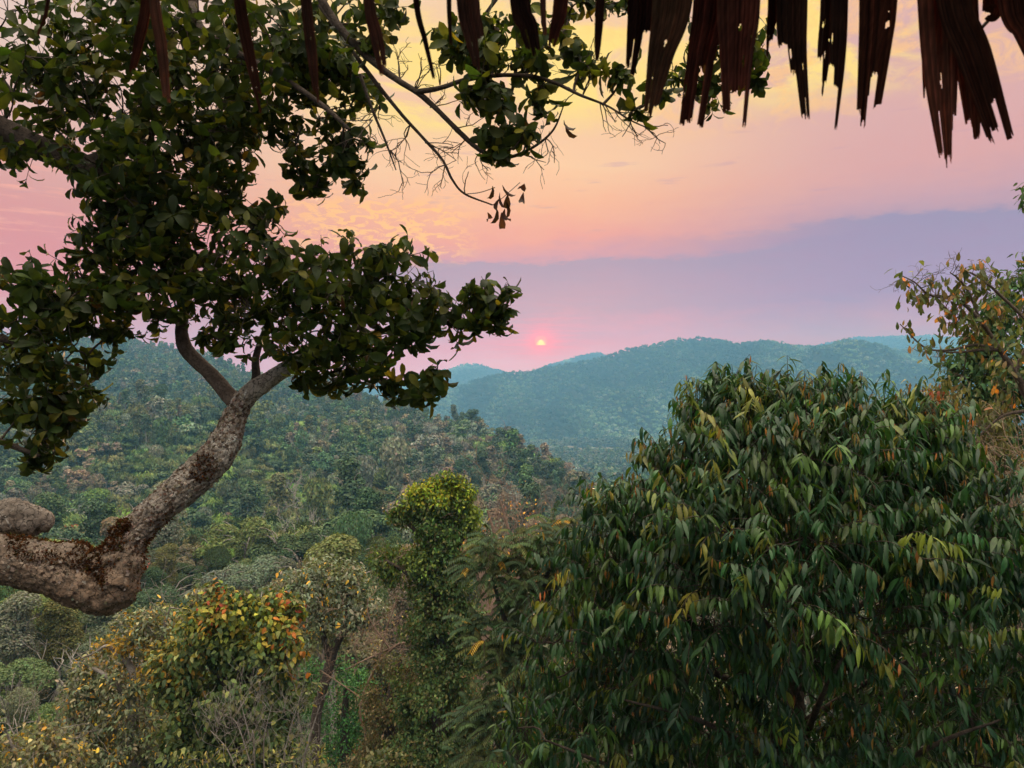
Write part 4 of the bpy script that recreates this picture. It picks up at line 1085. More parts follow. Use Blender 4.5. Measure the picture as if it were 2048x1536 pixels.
    V, Fc = tubes(paths + sh, 4); obj('twigs', V, Fc, MAT['bark_dark'], t, True)
right_tree()

# ---------------------------------------------------------------- the palm thatch that hangs over the view
def thatch():
    r = np.random.default_rng(41)
    t = thing('thatched_eave', P(1500, -160, 1.45), 'ragged brown palm-leaf eave hanging along the top of the view', 'roof')
    def strip(pts, d, ends, holes=0, fold=.6):
        """pts rows of (x, y, half width px); ends: relative length of each finger across the blade"""
        n, m = 130, 40
        s = spline([[*P(a, b, d), c / F * d] for a, b, c in pts], n)
        tan = unit(np.gradient(s[:, :3], axis=0)); side = unit(np.cross(tan, [0, 1.0, 0])); nr = np.cross(side, tan)
        u = np.linspace(-1, 1, m); fing = np.interp(np.linspace(0, 1, m - 1), np.linspace(0, 1, len(ends)), ends) if False else np.repeat(ends, -(-(m - 1) // len(ends)))[:m - 1]
        pleat = fold * np.abs(((u * 1.0 + r.uniform(0, 1)) % 1.0) - .5) + .05 * np.sin(u * 19 + r.uniform(0, 6))
        curl = r.normal(0, .25)
        V = s[:, None, :3] + side[:, None, :] * (s[:, 3:4, None] * u[None, :, None]) + nr[:, None, :] * (s[:, 3:4, None] * (pleat + curl * u ** 2)[None, :, None])
        # split fingers drift apart towards the tip
        f_id = np.repeat(np.arange(len(ends)), -(-(m - 1) // len(ends)))[:m - 1]
        rag = np.interp(np.arange(m - 1), np.arange(0, m + 3, 3), r.uniform(-.022, .012, len(np.arange(0, m + 3, 3)))) + r.normal(0, .006, m - 1)
        tt = np.linspace(0, 1, n - 1)
        keep = tt[:, None] < (fing + rag)[None, :]
        for f in range(len(ends) - 1):
            j = np.nonzero(f_id == f)[0][-1]
            if r.uniform() < .55: keep[tt > r.uniform(.70, .92), j] = False
        for h in range((holes + 1) // 2):
            i = r.integers(int(n * .35), n - 12); j = r.integers(3, m - 5); h2 = r.uniform(1.5, 4.5); w2 = r.uniform(.8, 1.9)
            ii, jj = np.meshgrid(np.arange(n - 1), np.arange(m - 1), indexing='ij')
            keep[((ii - i) / h2) ** 2 + ((jj - j) / w2) ** 2 < 1 + r.normal(0, .25, ii.shape)] = False
        V = V.reshape(-1, 3); i, j = np.nonzero(keep); a = i * m + j
        Fc = np.stack([a, a + 1, a + m + 1, a + m], -1)
        c = pick([(.090, .034, .019), (.12, .062, .036), (.050, .024, .015)], 1, [3, 2, 3], r, .15)[0]
        streak = np.exp(r.normal(0, .30, m - 1))[j][:, None] * np.exp(.12 * np.sin(i * .4 + j))[:, None]
        # a second skin gives the blade its thickness
        off = (nr[:, None, :] * .0009 * np.ones((1, m, 1))).reshape(-1, 3)
        nV = len(V)
        V = np.concatenate([V, V + off]); Fc = np.concatenate([Fc, Fc[:, ::-1] + nV])
        obj('palm_strip', V, Fc, MAT['thatch'], t, True, np.clip(np.concatenate([c * streak] * 2), .006, .5))
    T = -220
    S = strip
    # ragged fringe, from left to right
    S([(110, T, 6), (95, 0, 4), (75, 70, 2)], 1.35, [1.0], 0)
    S([(310, T, 12), (290, 0, 11), (275, 80, 10), (262, 145, 6)], 1.3, [1, .95], 0)
    S([(290, T, 12), (308, 0, 11), (322, 90, 11), (334, 205, 7)], 1.3, [.97, 1], 3)
    S([(455, T, 13), (478, 0, 12), (498, 110, 11), (524, 225, 5)], 1.3, [1, .9], 0)
    S([(600, T, 12), (612, 0, 11), (624, 110, 10), (634, 205, 4)], 1.3, [.93, 1], 2)
    S([(725, T, 13), (738, 0, 11), (752, 70, 13), (768, 150, 8)], 1.35, [1, .94], 0)
    S([(815, T, 6), (832, 0, 6), (850, 80, 5), (868, 158, 3)], 1.4, [1], 0)
    S([(900, T, 8), (898, 0, 5), (902, 90, 3)], 1.3, [1], 0)
    S([(930, T, 24), (936, 0, 23), (948, 70, 20), (958, 140, 8)], 1.35, [.96, 1, .7], 0)
    S([(1030, T, 20), (1040, 0, 20), (1056, 50, 19), (1070, 112, 12)], 1.4, [.92, 1, .95], 0)
    S([(1085, T, 8), (1086, 0, 6), (1090, 70, 4)], 1.4, [1], 0)
    S([(1135, T, 17), (1122, 0, 15), (1110, 60, 11), (1102, 98, 6)], 1.4, [1, .8, .95], 0)
    S([(1205, T, 9), (1200, 0, 9), (1196, 80, 7), (1194, 122, 3)], 1.4, [1], 0)
    S([(1285, T, 30), (1284, 0, 28), (1278, 70, 24), (1264, 152, 13)], 1.42, [.94, 1, .62], 1)
    S([(1360, T, 42), (1346, 0, 40), (1322, 110, 26), (1298, 238, 11)], 1.34, [.97, 1, .93], 2)
    S([(1425, T, 34), (1420, 0, 34), (1402, 110, 28), (1382, 252, 24)], 1.36, [1, .98, .72, 1], 3)
    S([(1490, T, 44), (1486, 0, 44), (1480, 100, 34), (1474, 252, 22)], 1.3, [.95, .86, .84, 1], 5)
    S([(1548, T, 10), (1546, 0, 10), (1541, 60, 8), (1536, 112, 3)], 1.42, [1, .8], 2)
    S([(1590, T, 32), (1588, 0, 32), (1590, 100, 28), (1606, 245, 17)], 1.36, [.62, .78, .97, 1], 5)
    S([(1660, T, 14), (1658, 0, 13), (1652, 100, 13), (1645, 192, 5)], 1.4, [.72, 1, .9], 12)
    S([(1682, T, 18), (1680, 0, 18), (1676, 120, 16), (1666, 262, 8)], 1.36, [.7, .8, 1], 3)
    S([(1760, T, 42), (1754, 0, 38), (1748, 90, 33), (1732, 255, 21)], 1.34, [.95, 1, .80, .93], 4)
    S([(1788, T, 7), (1785, 0, 5), (1782, 72, 2)], 1.4, [1], 0)
    S([(1862, T, 13), (1858, 0, 14), (1853, 120, 9), (1850, 196, 3)], 1.4, [1, .75], 0)
    S([(1880, T, 44), (1884, 0, 40), (1890, 150, 34), (1898, 335, 13)], 1.32, [.95, 1, .97, .82], 3)
    S([(1912, T, 40), (1920, 0, 36), (1936, 130, 26), (1948, 278, 12)], 1.36, [.93, 1], 2)
    S([(1890, T, 34), (1912, 0, 36), (1952, 110, 36), (2006, 282, 26)], 1.3, [.99, .96, .86, 1], 4)
    S([(2030, T, 50), (2035, 0, 40), (2055, 60, 30), (2070, 130, 12)], 1.3, [1, .9], 2)
    S([(1990, T, 16), (1986, 0, 20), (1980, 26, 16)], 1.38, [1, .8, .95], 2)
    # the fringe runs on past both ends of the view
    for x_ in list(np.arange(2120, 5200, 95)) + list(np.arange(60, -900, -150)):
        q_ = r.uniform(-25, 25); e_ = r.uniform(40, 300) if x_ > 1000 else r.uniform(-20, 160); w_ = r.uniform(10, 40) if x_ > 1000 else r.uniform(5, 13)
        if -60 < x_ < 100: continue
        S([(x_, T, w_), (x_ + q_ * .4, 0, w_), (x_ + q_, e_ * .6, w_ * .8), (x_ + q_ * 1.6, e_ + 20, w_ * .4)], r.uniform(1.3, 1.42), list(r.uniform(.75, 1, 3)), 2)
    # the roof they hang from: a sloping bed of thatch on poles, above and behind the viewer; its unseen span is enlarged to shade the right tree
    n = 40; m = 12
    xs = np.linspace(-1.7, 4.6, n); V = []
    a = P(1024, T, 1.42)
    for j, q in enumerate(np.linspace(0, 1, m)):
        for x_ in xs:
            V.append([x_, a[1] - .06 + .10 - q * 6.5, a[2] - .02 + q * 3.2 + r.normal(0, .012)])
    V = np.array(V); top = V + np.array([0, .03, .22])
    i, j = np.meshgrid(np.arange(m - 1), np.arange(n - 1), indexing='ij'); k = (i * n + j).ravel()
    q1 = np.stack([k, k + 1, k + n + 1, k + n], -1); N_ = len(V)
    edge = [[j, j + N_, j + 1 + N_, j + 1] for j in range(n - 1)]
    Fc = np.concatenate([q1[:, ::-1], q1 + N_, np.array(edge)])
    obj('thatch_layer', np.concatenate([V, top]), Fc, MAT['thatch'], t, False, pick([(.08, .04, .024), (.11, .06, .034)], len(Fc), None, r))
    p = np.array([[-1.7, a[1] + .02, a[2] - .04], [4.6, a[1] + .02, a[2] - .04]])
    V, Fc = tube(spline(p, 10), .025, 10); obj('eave_pole', V, Fc, MAT['bark_brown'], t, True)
    V, Fc = tube(spline([P(1964, 55, 1.5), P(1990, 25, 1.5), P(2016, -20, 1.5), P(2080, -200, 1.5)], 12), .0035, 6); obj('thatch_stem', V, Fc, MAT['bark_brown'], t, True)
thatch()

# ---------------------------------------------------------------- the other near trees and bushes
def near_plant(name, label, cat, x0, d0, woods, blobs, seed, cols=None, w=None, mode='spray', kw=None, tips=5, spread=.8, up=.25, twig=.012,
               bark='bark_grey', crown='crown', bare=0, bare_len=1.0, trunk_r=8, flecks=None, leafmat='leaf_soft', bare_mat=None, bare_level=2, droop=0.0, bare_up=.03):
    r = np.random.default_rng(seed)
    base = gpoint(x0, d0); t = thing(name, base, label, cat)
    zb = CY - (base[2] - Z0) / d0 * F
    first = woods[0][1] if woods else None
    ws = []
    for k, (nm, pts) in enumerate(woods):
        pts = [tuple(q) for q in pts]
        if k == 0:
            q = pts[0]
            if zb > q[1] + 30: pts = [(x0, zb + 20, q[2] * 1.25), ((x0 + q[0]) / 2, (zb + q[1]) / 2, q[2] * 1.1)] + pts
        ws.append(dict(name=nm, n=22, seg=7, rough=.08, scale=3.0, pts=pts))
    add_woods(t, ws, d0, MAT[bark])
    sk = skeleton(ws, d0)
    paths = []
    if blobs:
        paths, tp, td = grow(sk, blobs, d0, r, tips=tips, spread=spread, up=up, twig=twig, droop=droop)
        kw = kw or {}
        if mode == 'spray':
            V, Fc, n, pos = spray(tp, td, r, **kw); col = pick(cols, n, w, r, .25) * G_SCALE
            if flecks:                     # a share of leaves with another colour in a part of the crown
                for (cx, cy, rx, ry, fc, share) in flecks:
                    xs = pos[:, 0] / pos[:, 1] * F + CX; ys = CY - (pos[:, 2] - Z0) / pos[:, 1] * F
                    q = np.exp(-((xs - cx) / rx) ** 2 - ((ys - cy) / ry) ** 2) * share
                    m = r.uniform(size=n) < q
                    col[m] = pick(fc, int(m.sum()), None, r, .2) * 1.15
            per = 8 if kw.get('blade', True) else 1
            obj(crown, V, Fc, MAT[leafmat], t, kw.get('blade', True), np.repeat(col, per, 0))
        elif mode == 'pinnate':
            V, Fc, col, extra = pinnate(tp, td, r, cols, w, **kw); paths = paths + extra
            obj(crown, V, Fc, MAT[leafmat], t, False, col)
    if bare:
        out = []
        for k in range(bare):
            s = sk[r.integers(len(sk) // 4, len(sk))]
            dv = unit(rvec(1, r)[0] + np.array([0, 0, .55])) if not blobs else unit(rvec(1, r)[0] + np.array([0, 0, .35]))
            branch_paths(r, s, dv, bare_len * r.uniform(.6, 1.2), twig * 1.1, bare_level, out, kink=.34, split=(2, 3), shrink=.68, up=bare_up)
        out = [(p, np.maximum(q, .0035 * d0 / 20)) for p, q in out]
        V, Fc = tubes(out, 3); obj('bare_twigs', V, Fc, MAT[bare_mat or bark], t, True)
    if paths:
        V, Fc = tubes([(p, np.maximum(q, .003 * d0 / 20)) for p, q in paths], 3); obj('twigs', V, Fc, MAT[bark], t, True)
    return t

G_SCALE = 1.8
G_DARK = (.032, .056, .022); G_MID = (.055, .085, .026); G_LIME = (.13, .18, .03); G_GREY = (.095, .115, .07); G_OLIVE = (.095, .10, .030)
Y_LEAF = (.40, .24, .035); O_LEAF = (.36, .13, .025); R_LEAF = (.30, .06, .025); CREAM = (.30, .29, .17)

# the snag wrapped in climbers that stands in the middle
near_plant('vine_covered_tree', 'tall narrow tree trunk wrapped in climbers with a bright yellow-green top', 'tree', 880, 28,
    [('trunk', [(880, 1500, 16), (875, 1350, 15), (885, 1230, 13), (880, 1120, 11), (872, 1040, 8), (862, 985, 4)]),
     ('branch', [(880, 1110, 8), (830, 1060, 5), (800, 1035, 2)]), ('branch', [(882, 1140, 8), (930, 1070, 5), (955, 1030, 2)]), ('branch', [(878, 1200, 8), (820, 1150, 5), (770, 1120, 3)])],
    [(802, 1032, 12, 8, 4), (826, 1012, 16, 9, 6), (850, 992, 18, 10, 7), (880, 974, 18, 8, 7), (906, 970, 15, 8, 6), (924, 986, 10, 10, 4), (914, 1010, 14, 10, 5), (870, 1004, 26, 12, 8), (842, 1026, 16, 10, 5), (875, 1034, 28, 14, 6),
     (850, 1062, 26, 20, 6), (900, 1062, 26, 22, 6), (862, 1110, 36, 24, 6), (905, 1120, 20, 24, 4), (945, 1040, 9, 16, 3), (950, 1080, 8, 20, 2),
     (872, 1090, 30, 30, 9), (868, 1150, 34, 34, 9), (800, 1120, 40, 24, 7), (785, 1145, 24, 16, 3), (830, 1160, 34, 26, 5), (890, 1200, 38, 36, 9), (860, 1240, 42, 36, 10), (880, 1180, 24, 30, 6), (880, 1270, 30, 30, 8), (920, 1250, 30, 34, 5), (885, 1300, 54, 36, 11), (850, 1350, 50, 36, 9), (920, 1350, 44, 36, 8),
     (880, 1410, 64, 36, 12), (840, 1450, 50, 36, 9), (930, 1440, 46, 40, 9), (870, 1500, 70, 36, 12), (930, 1520, 50, 36, 9), (830, 1530, 50, 36, 8), (880, 1580, 80, 40, 10)],
    51, [(.042, .068, .022), (.075, .088, .028), (.034, .066, .020), (.11, .09, .04)], [4, 4, 4, 1.1], 'spray',
    dict(n=34, L=.15, asp=.6, sig=.14, a=(.4, .8, .8), blade=False), tips=7, spread=.9, up=.15, twig=.01, bark='bark_dark', bare=40, bare_len=.8,
    flecks=[(865, 985, 100, 30, [(.30, .36, .03), (.36, .32, .035), (.20, .30, .03)], .95), (820, 1130, 60, 40, [(.13, .20, .04), (.18, .22, .04)], .6), (950, 1040, 25, 60, [(.2, .26, .04)], .8), (890, 1060, 60, 50, [(.06, .13, .03), (.10, .16, .03)], .5)], leafmat='leaf_soft', bare_mat='twig_pink')

# a second pillar of climbers, lower and browner
near_plant('vine_covered_tree', 'low brownish pillar of climbers left of the tall vine-wrapped trunk', 'tree', 780, 30,
    [('trunk', [(785, 1560, 20), (780, 1450, 16), (790, 1360, 10), (800, 1320, 5)])],
    [(790, 1350, 36, 26, 7), (775, 1400, 40, 34, 9), (785, 1450, 46, 36, 10), (770, 1500, 44, 36, 10), (790, 1545, 56, 36, 10), (740, 1560, 40, 30, 6)],
    52, [(.075, .062, .028), (.10, .075, .036), (.05, .055, .022)], None, 'spray', dict(n=34, L=.12, asp=.6, sig=.18, a=(.35, .9, .8), blade=False), tips=6, bark='bark_dark')

# leafless reddish tree behind the snag with a few last orange leaves
near_plant('bare_tree', 'leafless reddish twiggy tree with scattered orange leaves behind the vine-wrapped trunk', 'tree', 985, 36,
    [('trunk', [(965, 1350, 12), (975, 1250, 10), (960, 1160, 7), (945, 1080, 5), (930, 1010, 2)]), ('branch', [(975, 1240, 8), (1010, 1150, 6), (1020, 1080, 4), (1000, 1000, 2)]), ('branch', [(960, 1160, 6), (990, 1090, 4), (975, 1020, 2)]),
     ('branch', [(1010, 1150, 5), (1050, 1090, 3), (1075, 1050, 1.5)]), ('branch', [(1000, 1180, 5), (1060, 1140, 3), (1100, 1110, 1.5)])],
    [(1010, 1060, 70, 50, 12), (960, 1110, 50, 40, 7), (1050, 1110, 60, 40, 10)], 53, [O_LEAF, (.28, .13, .06), Y_LEAF, (.20, .12, .08)], None, 'spray', dict(n=2, L=.16, asp=.55, sig=.25, blade=False), tips=5, twig=.008, bark='twig_pink', bare=36, bare_len=1.8, bare_level=3, bare_up=.12)

# tree with combs of dark leaflets
near_plant('feather_leaved_tree', 'dark tree with comb-like drooping feather leaves in front of the bare reddish twigs', 'tree', 1060, 17,
    [('trunk', [(1050, 1560, 16), (1045, 1440, 13), (1060, 1330, 10), (1075, 1230, 7), (1100, 1130, 4)]), ('branch', [(1060, 1330, 7), (1010, 1240, 5), (985, 1160, 2)]), ('branch', [(1070, 1250, 6), (1130, 1130, 4), (1145, 1075, 2)]), ('branch', [(1050, 1420, 7), (1000, 1360, 4), (960, 1330, 2)])],
    [(1120, 1070, 45, 18, 6), (1080, 1105, 50, 22, 6), (1000, 1110, 50, 18, 7), (960, 1130, 26, 16, 3), (1140, 1110, 36, 20, 5), (1040, 1150, 60, 24, 7), (1100, 1170, 60, 30, 8), (1060, 1215, 50, 26, 6), (990, 1260, 40, 24, 5), (1070, 1270, 60, 34, 8), (1010, 1310, 50, 26, 6), (1080, 1340, 60, 36, 8), (990, 1380, 50, 30, 6), (1040, 1410, 60, 36, 8), (970, 1440, 40, 30, 5), (1020, 1480, 60, 36, 8), (980, 1540, 60, 36, 6)],
    54, [(.055, .10, .045), (.08, .12, .045), (.12, .13, .045), Y_LEAF], [5, 4, 2, .3], 'pinnate', dict(per=3, L=.62, pairs=12, leaf=.125), tips=3, spread=.8, up=.3, twig=.009, bark='bark_dark')

# climber-draped bush with the orange and yellow top
near_plant('vine_draped_bush', 'dense climber-draped bush topped with orange and yellow leaves', 'bush', 480, 22,
    [('trunk', [(480, 1580, 18), (475, 1480, 14), (480, 1380, 11), (490, 1290, 6)]), ('branch', [(478, 1400, 8), (420, 1330, 5), (380, 1290, 2)]), ('branch', [(480, 1380, 8), (540, 1300, 5), (570, 1240, 2)])],
    [(440, 1215, 28, 24, 6), (475, 1220, 36, 20, 6), (545, 1220, 40, 24, 7), (420, 1260, 40, 28, 7), (500, 1260, 60, 26, 10), (570, 1270, 34, 28, 6), (380, 1300, 40, 30, 7), (460, 1310, 60, 30, 10), (550, 1320, 50, 30, 9), (350, 1350, 36, 30, 6), (420, 1370, 60, 34, 10), (510, 1380, 60, 34, 10), (580, 1390, 34, 36, 6), (370, 1420, 46, 34, 8), (450, 1430, 60, 34, 9), (540, 1450, 56, 34, 8), (390, 1490, 60, 34, 8), (480, 1500, 70, 34, 8), (560, 1510, 50, 30, 6)],
    55, [(.034, .056, .020), (.052, .075, .022), (.085, .10, .028), (.15, .15, .05)], [5, 5, 3, 1.2], 'spray', dict(n=15, L=.18, asp=.58, sig=.13, a=(.55, .7, .7), b=(.9, .6, .5)), tips=7, spread=.8, up=.2, bark='bark_dark',
    flecks=[(432, 1212, 30, 40, [O_LEAF, (.40, .20, .03), R_LEAF], .65), (562, 1212, 32, 32, [O_LEAF, (.42, .16, .03), R_LEAF], .55), (495, 1240, 120, 50, [(.26, .27, .035), (.36, .28, .04), (.20, .24, .04), (.15, .19, .035)], .8), (330, 1300, 60, 90, [(.22, .18, .035), Y_LEAF], .35), (600, 1300, 50, 60, [(.3, .22, .035), O_LEAF], .35)])

# grey-green trees with yellowing leaves around it
near_plant('yellowing_tree', 'sprawling grey-green tree with yellow leaves and pale crooked branches below the mossy bend', 'tree', 260, 26,
    [('trunk', [(270, 1600, 16), (265, 1480, 13), (270, 1380, 10), (265, 1340, 8), (240, 1310, 5), (225, 1300, 3)]), ('branch', [(270, 1390, 8), (310, 1330, 5), (330, 1250, 3), (340, 1215, 1.5)]), ('branch', [(265, 1400, 7), (210, 1350, 5), (170, 1330, 2)]), ('branch', [(240, 1312, 4), (215, 1292, 3.5), (190, 1305, 2), (160, 1318, 1.2)]), ('branch', [(268, 1480, 7), (180, 1440, 5), (120, 1440, 2)])],
    [(320, 1250, 40, 26, 8), (270, 1260, 36, 18, 4), (290, 1300, 46, 24, 8), (230, 1300, 30, 14, 3), (320, 1330, 36, 30, 7), (200, 1350, 46, 20, 7), (250, 1370, 44, 24, 8), (180, 1390, 46, 26, 8), (300, 1390, 36, 30, 7), (230, 1430, 56, 28, 10), (160, 1440, 40, 28, 7), (300, 1450, 46, 34, 9), (220, 1490, 66, 30, 11), (140, 1500, 50, 30, 8), (310, 1520, 60, 34, 9), (200, 1550, 80, 30, 9), (360, 1240, 26, 20, 4), (395, 1200, 20, 18, 3)],
    56, [(.085, .105, .062), (.12, .125, .068), (.062, .075, .035), (.20, .18, .10), Y_LEAF], [5, 4, 3, 1.2, .9], 'spray', dict(n=14, L=.16, asp=.46, sig=.14, a=(.6, .55, .7), b=(.6, .8, .5)), tips=7, spread=.8, up=.2, bark='bark_grey', bare=16, bare_len=1.3,
    flecks=[(225, 1290, 50, 26, [Y_LEAF, (.45, .30, .04)], .75), (330, 1280, 60, 60, [Y_LEAF, (.3, .26, .08)], .3), (275, 1340, 26, 20, [Y_LEAF], .6)])
near_plant('yellowing_tree', 'grey-green tree with sparse yellow leaves and a crooked dark trunk behind the orange-topped bush', 'tree', 640, 33,
    [('trunk', [(630, 1480, 11), (640, 1400, 10), (655, 1350, 10), (668, 1300, 9), (690, 1262, 6), (715, 1245, 4)]), ('branch', [(662, 1320, 7), (640, 1240, 5), (650, 1170, 2)]), ('branch', [(690, 1262, 5), (700, 1200, 3), (730, 1180, 1.5)]), ('branch', [(645, 1250, 5), (600, 1200, 3), (570, 1180, 1.5)])],
    [(650, 1150, 36, 20, 9), (600, 1165, 34, 18, 7), (700, 1170, 36, 22, 8), (640, 1190, 60, 24, 12), (730, 1200, 34, 26, 8), (690, 1215, 46, 24, 9), (610, 1220, 34, 22, 6), (650, 1245, 46, 22, 8), (740, 1240, 34, 24, 7), (700, 1260, 40, 20, 6), (565, 1185, 20, 16, 3), (620, 1270, 30, 22, 5)],
    57, [(.11, .125, .085), (.08, .10, .062), (.15, .15, .10), (.05, .07, .035), Y_LEAF], [5, 4, 2.5, 2, .55], 'spray', dict(n=10, L=.19, asp=.48, sig=.18, a=(.6, .55, .7), b=(.6, .8, .5)), tips=6, spread=.8, up=.25, bark='bark_dark', bare=10)

near_plant('leafy_bush', 'low tangled bush flecked with yellow leaves in the bottom left corner', 'bush', 70, 23,
    [('trunk', [(70, 1640, 10), (75, 1540, 7), (70, 1490, 4)]), ('branch', [(74, 1550, 5), (30, 1500, 4), (15, 1470, 2)]), ('branch', [(74, 1545, 5), (110, 1490, 3), (112, 1450, 1.5)])],
    [(40, 1480, 50, 26, 8), (110, 1470, 34, 24, 6), (20, 1520, 60, 26, 8), (100, 1520, 56, 28, 9), (60, 1560, 80, 30, 8), (150, 1540, 40, 30, 5)],
    58, [(.13, .12, .06), (.09, .10, .045), (.19, .16, .075), Y_LEAF], [4, 4, 2, 1], 'spray', dict(n=9, L=.16, asp=.5, sig=.15), tips=6, bark='bark_grey', bare=26, bare_len=1.2)

near_plant('bare_shrub', 'grey leafless shrub of upright thin stems along the bottom edge', 'shrub', 540, 15,
    [('stem', [(510, 1560, 1.7), (500, 1480, 1.2), (480, 1400, .6)]), ('stem', [(530, 1560, 1.7), (528, 1480, 1.2), (545, 1405, .6)]), ('stem', [(560, 1560, 1.7), (575, 1480, 1.2), (600, 1395, .6)]), ('stem', [(480, 1560, 1.6), (455, 1500, 1.1), (420, 1460, .6)]), ('stem', [(600, 1560, 1.6), (615, 1490, 2), (640, 1410, .6)]), ('stem', [(505, 1540, 1.2), (475, 1450, 1.0), (450, 1430, .6)])],
    [(600, 1510, 40, 26, 5), (520, 1530, 60, 20, 5), (430, 1520, 40, 20, 4)], 59, [(.12, .13, .035), (.17, .15, .04), (.08, .09, .03)], None, 'spray', dict(n=4, L=.10, asp=.35, sig=.08), tips=5, twig=.0034, bark='bark_grey', bare=75, bare_len=.62, bare_level=2, bare_up=.22)

near_plant('leafy_tree', 'fresh deep green rounded tree beside the crooked dark trunk', 'tree', 690, 38,
    [('trunk', [(690, 1560, 12), (690, 1460, 9), (692, 1380, 5)])],
    [(650, 1340, 30, 24, 7), (690, 1370, 40, 26, 9), (650, 1400, 36, 30, 8), (715, 1400, 34, 30, 8), (680, 1440, 46, 30, 10), (710, 1480, 40, 34, 9), (650, 1480, 40, 30, 7), (690, 1530, 56, 30, 9)],
    60, [(.028, .088, .026), (.022, .066, .022), (.05, .12, .03)], None, 'spray', dict(n=16, L=.17, asp=.55, sig=.22, blade=False), tips=6, bark='bark_dark')

near_plant('bare_shrub', 'tangle of pale pinkish leafless branches between the yellowing tree and the vine pillar', 'shrub', 770, 31,
    [('stem', [(735, 1500, 2.6), (720, 1420, 2.4), (748, 1340, 2.6), (790, 1292, 2.6), (812, 1285, 2)]), ('stem', [(755, 1330, 2), (772, 1260, 1.6), (790, 1210, 1.2), (800, 1160, .8)]), ('stem', [(780, 1298, 2), (740, 1240, 1.4), (735, 1200, .8)]), ('stem', [(728, 1400, 1.8), (670, 1360, 1.2), (640, 1340, .8)]), ('stem', [(790, 1292, 2), (730, 1320, 1.6), (690, 1340, 1)])],
    [(770, 1310, 40, 16, 4), (780, 1260, 40, 40, 4)], 61, [(.26, .20, .06), (.18, .13, .06)], None, 'spray', dict(n=3, L=.13, asp=.5, sig=.2, blade=False), tips=4, twig=.008, bark='twig_pink', bare=34, bare_len=1.15, bare_level=3, bare_up=.05)

near_plant('leafy_bush', 'dark low bush at the bottom edge under the vine pillar', 'bush', 770, 19,
    [('stem', [(760, 1680, 6), (765, 1580, 4), (770, 1540, 2)])], [(700, 1560, 50, 22, 6), (760, 1550, 50, 26, 7), (820, 1565, 50, 24, 6), (640, 1570, 40, 20, 4)],
    62, [(.07, .07, .03), (.10, .09, .04), (.04, .05, .02)], None, 'spray', dict(n=9, L=.13, asp=.5, sig=.12), tips=6, bark='bark_dark')

near_plant('bushy_tree', 'brownish half-bare tree filling the gap behind the comb-leaved tree', 'tree', 1150, 42, [('trunk', [(1150, 1500, 8), (1140, 1400, 7), (1150, 1280, 4)])],
    [(1130, 1230, 60, 40, 9), (1180, 1300, 60, 40, 8), (1120, 1330, 60, 40, 9), (1170, 1400, 70, 50, 9), (1090, 1430, 50, 40, 7), (1000, 1450, 60, 40, 8), (960, 1350, 40, 50, 6), (970, 1230, 30, 40, 5), (1010, 1180, 40, 26, 5)],
    63, [(.10, .085, .045), (.13, .09, .05), (.07, .075, .03), O_LEAF], [4, 3, 4, .3], 'spray', dict(n=14, L=.2, asp=.5, sig=.3, blade=False), tips=6, bark='twig_pink', bare=24, bare_len=1.6)

# right edge
near_plant('sparse_tree', 'sparse tree with orange-brown leaves reaching in from the right edge', 'tree', 2180, 9.5,
    [('trunk', [(2260, 1500, 24), (2220, 1200, 22), (2180, 1000, 20), (2120, 880, 16)]),
     ('branch', [(2130, 890, 14), (2060, 800, 9), (2030, 745, 7), (2000, 700, 5), (1960, 640, 4), (1915, 600, 3), (1870, 590, 2)]), ('branch', [(2000, 700, 4), (1950, 690, 3), (1900, 700, 2.4), (1850, 695, 2), (1800, 648, 1)]),
     ('branch', [(1915, 600, 2), (1860, 590, 2), (1830, 565, 1.5), (1805, 552, 1)]), ('branch', [(1960, 640, 3), (1940, 590, 2.4), (1920, 560, 2), (1900, 545, 1)]), ('branch', [(2030, 745, 5), (2060, 660, 4), (2000, 590, 3), (1950, 550, 2), (1915, 540, 1)]), ('branch', [(2080, 820, 5), (2010, 830, 3), (1960, 870, 2), (1920, 910, 1)]), ('branch', [(2000, 700, 4), (1960, 700, 3), (1910, 705, 2), (1860, 700, 1.2)])],
    [(1840, 570, 28, 16, 3, -.1), (1860, 600, 36, 18, 4), (1890, 625, 34, 24, 4), (1900, 575, 30, 20, 4), (1945, 555, 36, 20, 5), (1985, 570, 36, 26, 5), (2030, 590, 34, 40, 6), (1960, 620, 46, 30, 6), (2010, 650, 46, 36, 6), (1900, 660, 36, 26, 3), (1950, 690, 40, 26, 4), (2010, 720, 46, 36, 6), (1870, 700, 26, 14, 2), (1960, 750, 50, 30, 3), (2030, 780, 34, 40, 4), (1990, 810, 50, 30, 3), (1970, 880, 46, 30, 3), (1812, 650, 16, 10, 1), (1812, 562, 12, 10, 2)],
    64, [(.045, .062, .024), (.075, .085, .03), (.11, .08, .035), O_LEAF, (.22, .11, .04)], [6, 4, 2.0, .5, .6], 'spray', dict(n=3, L=.115, asp=.44, sig=.07, a=(.5, .8, .6), prof='obovate'), tips=4, spread=.9, up=.1, twig=.0045, bark='bark_brown', bare=30, bare_len=.24, leafmat='leaf')
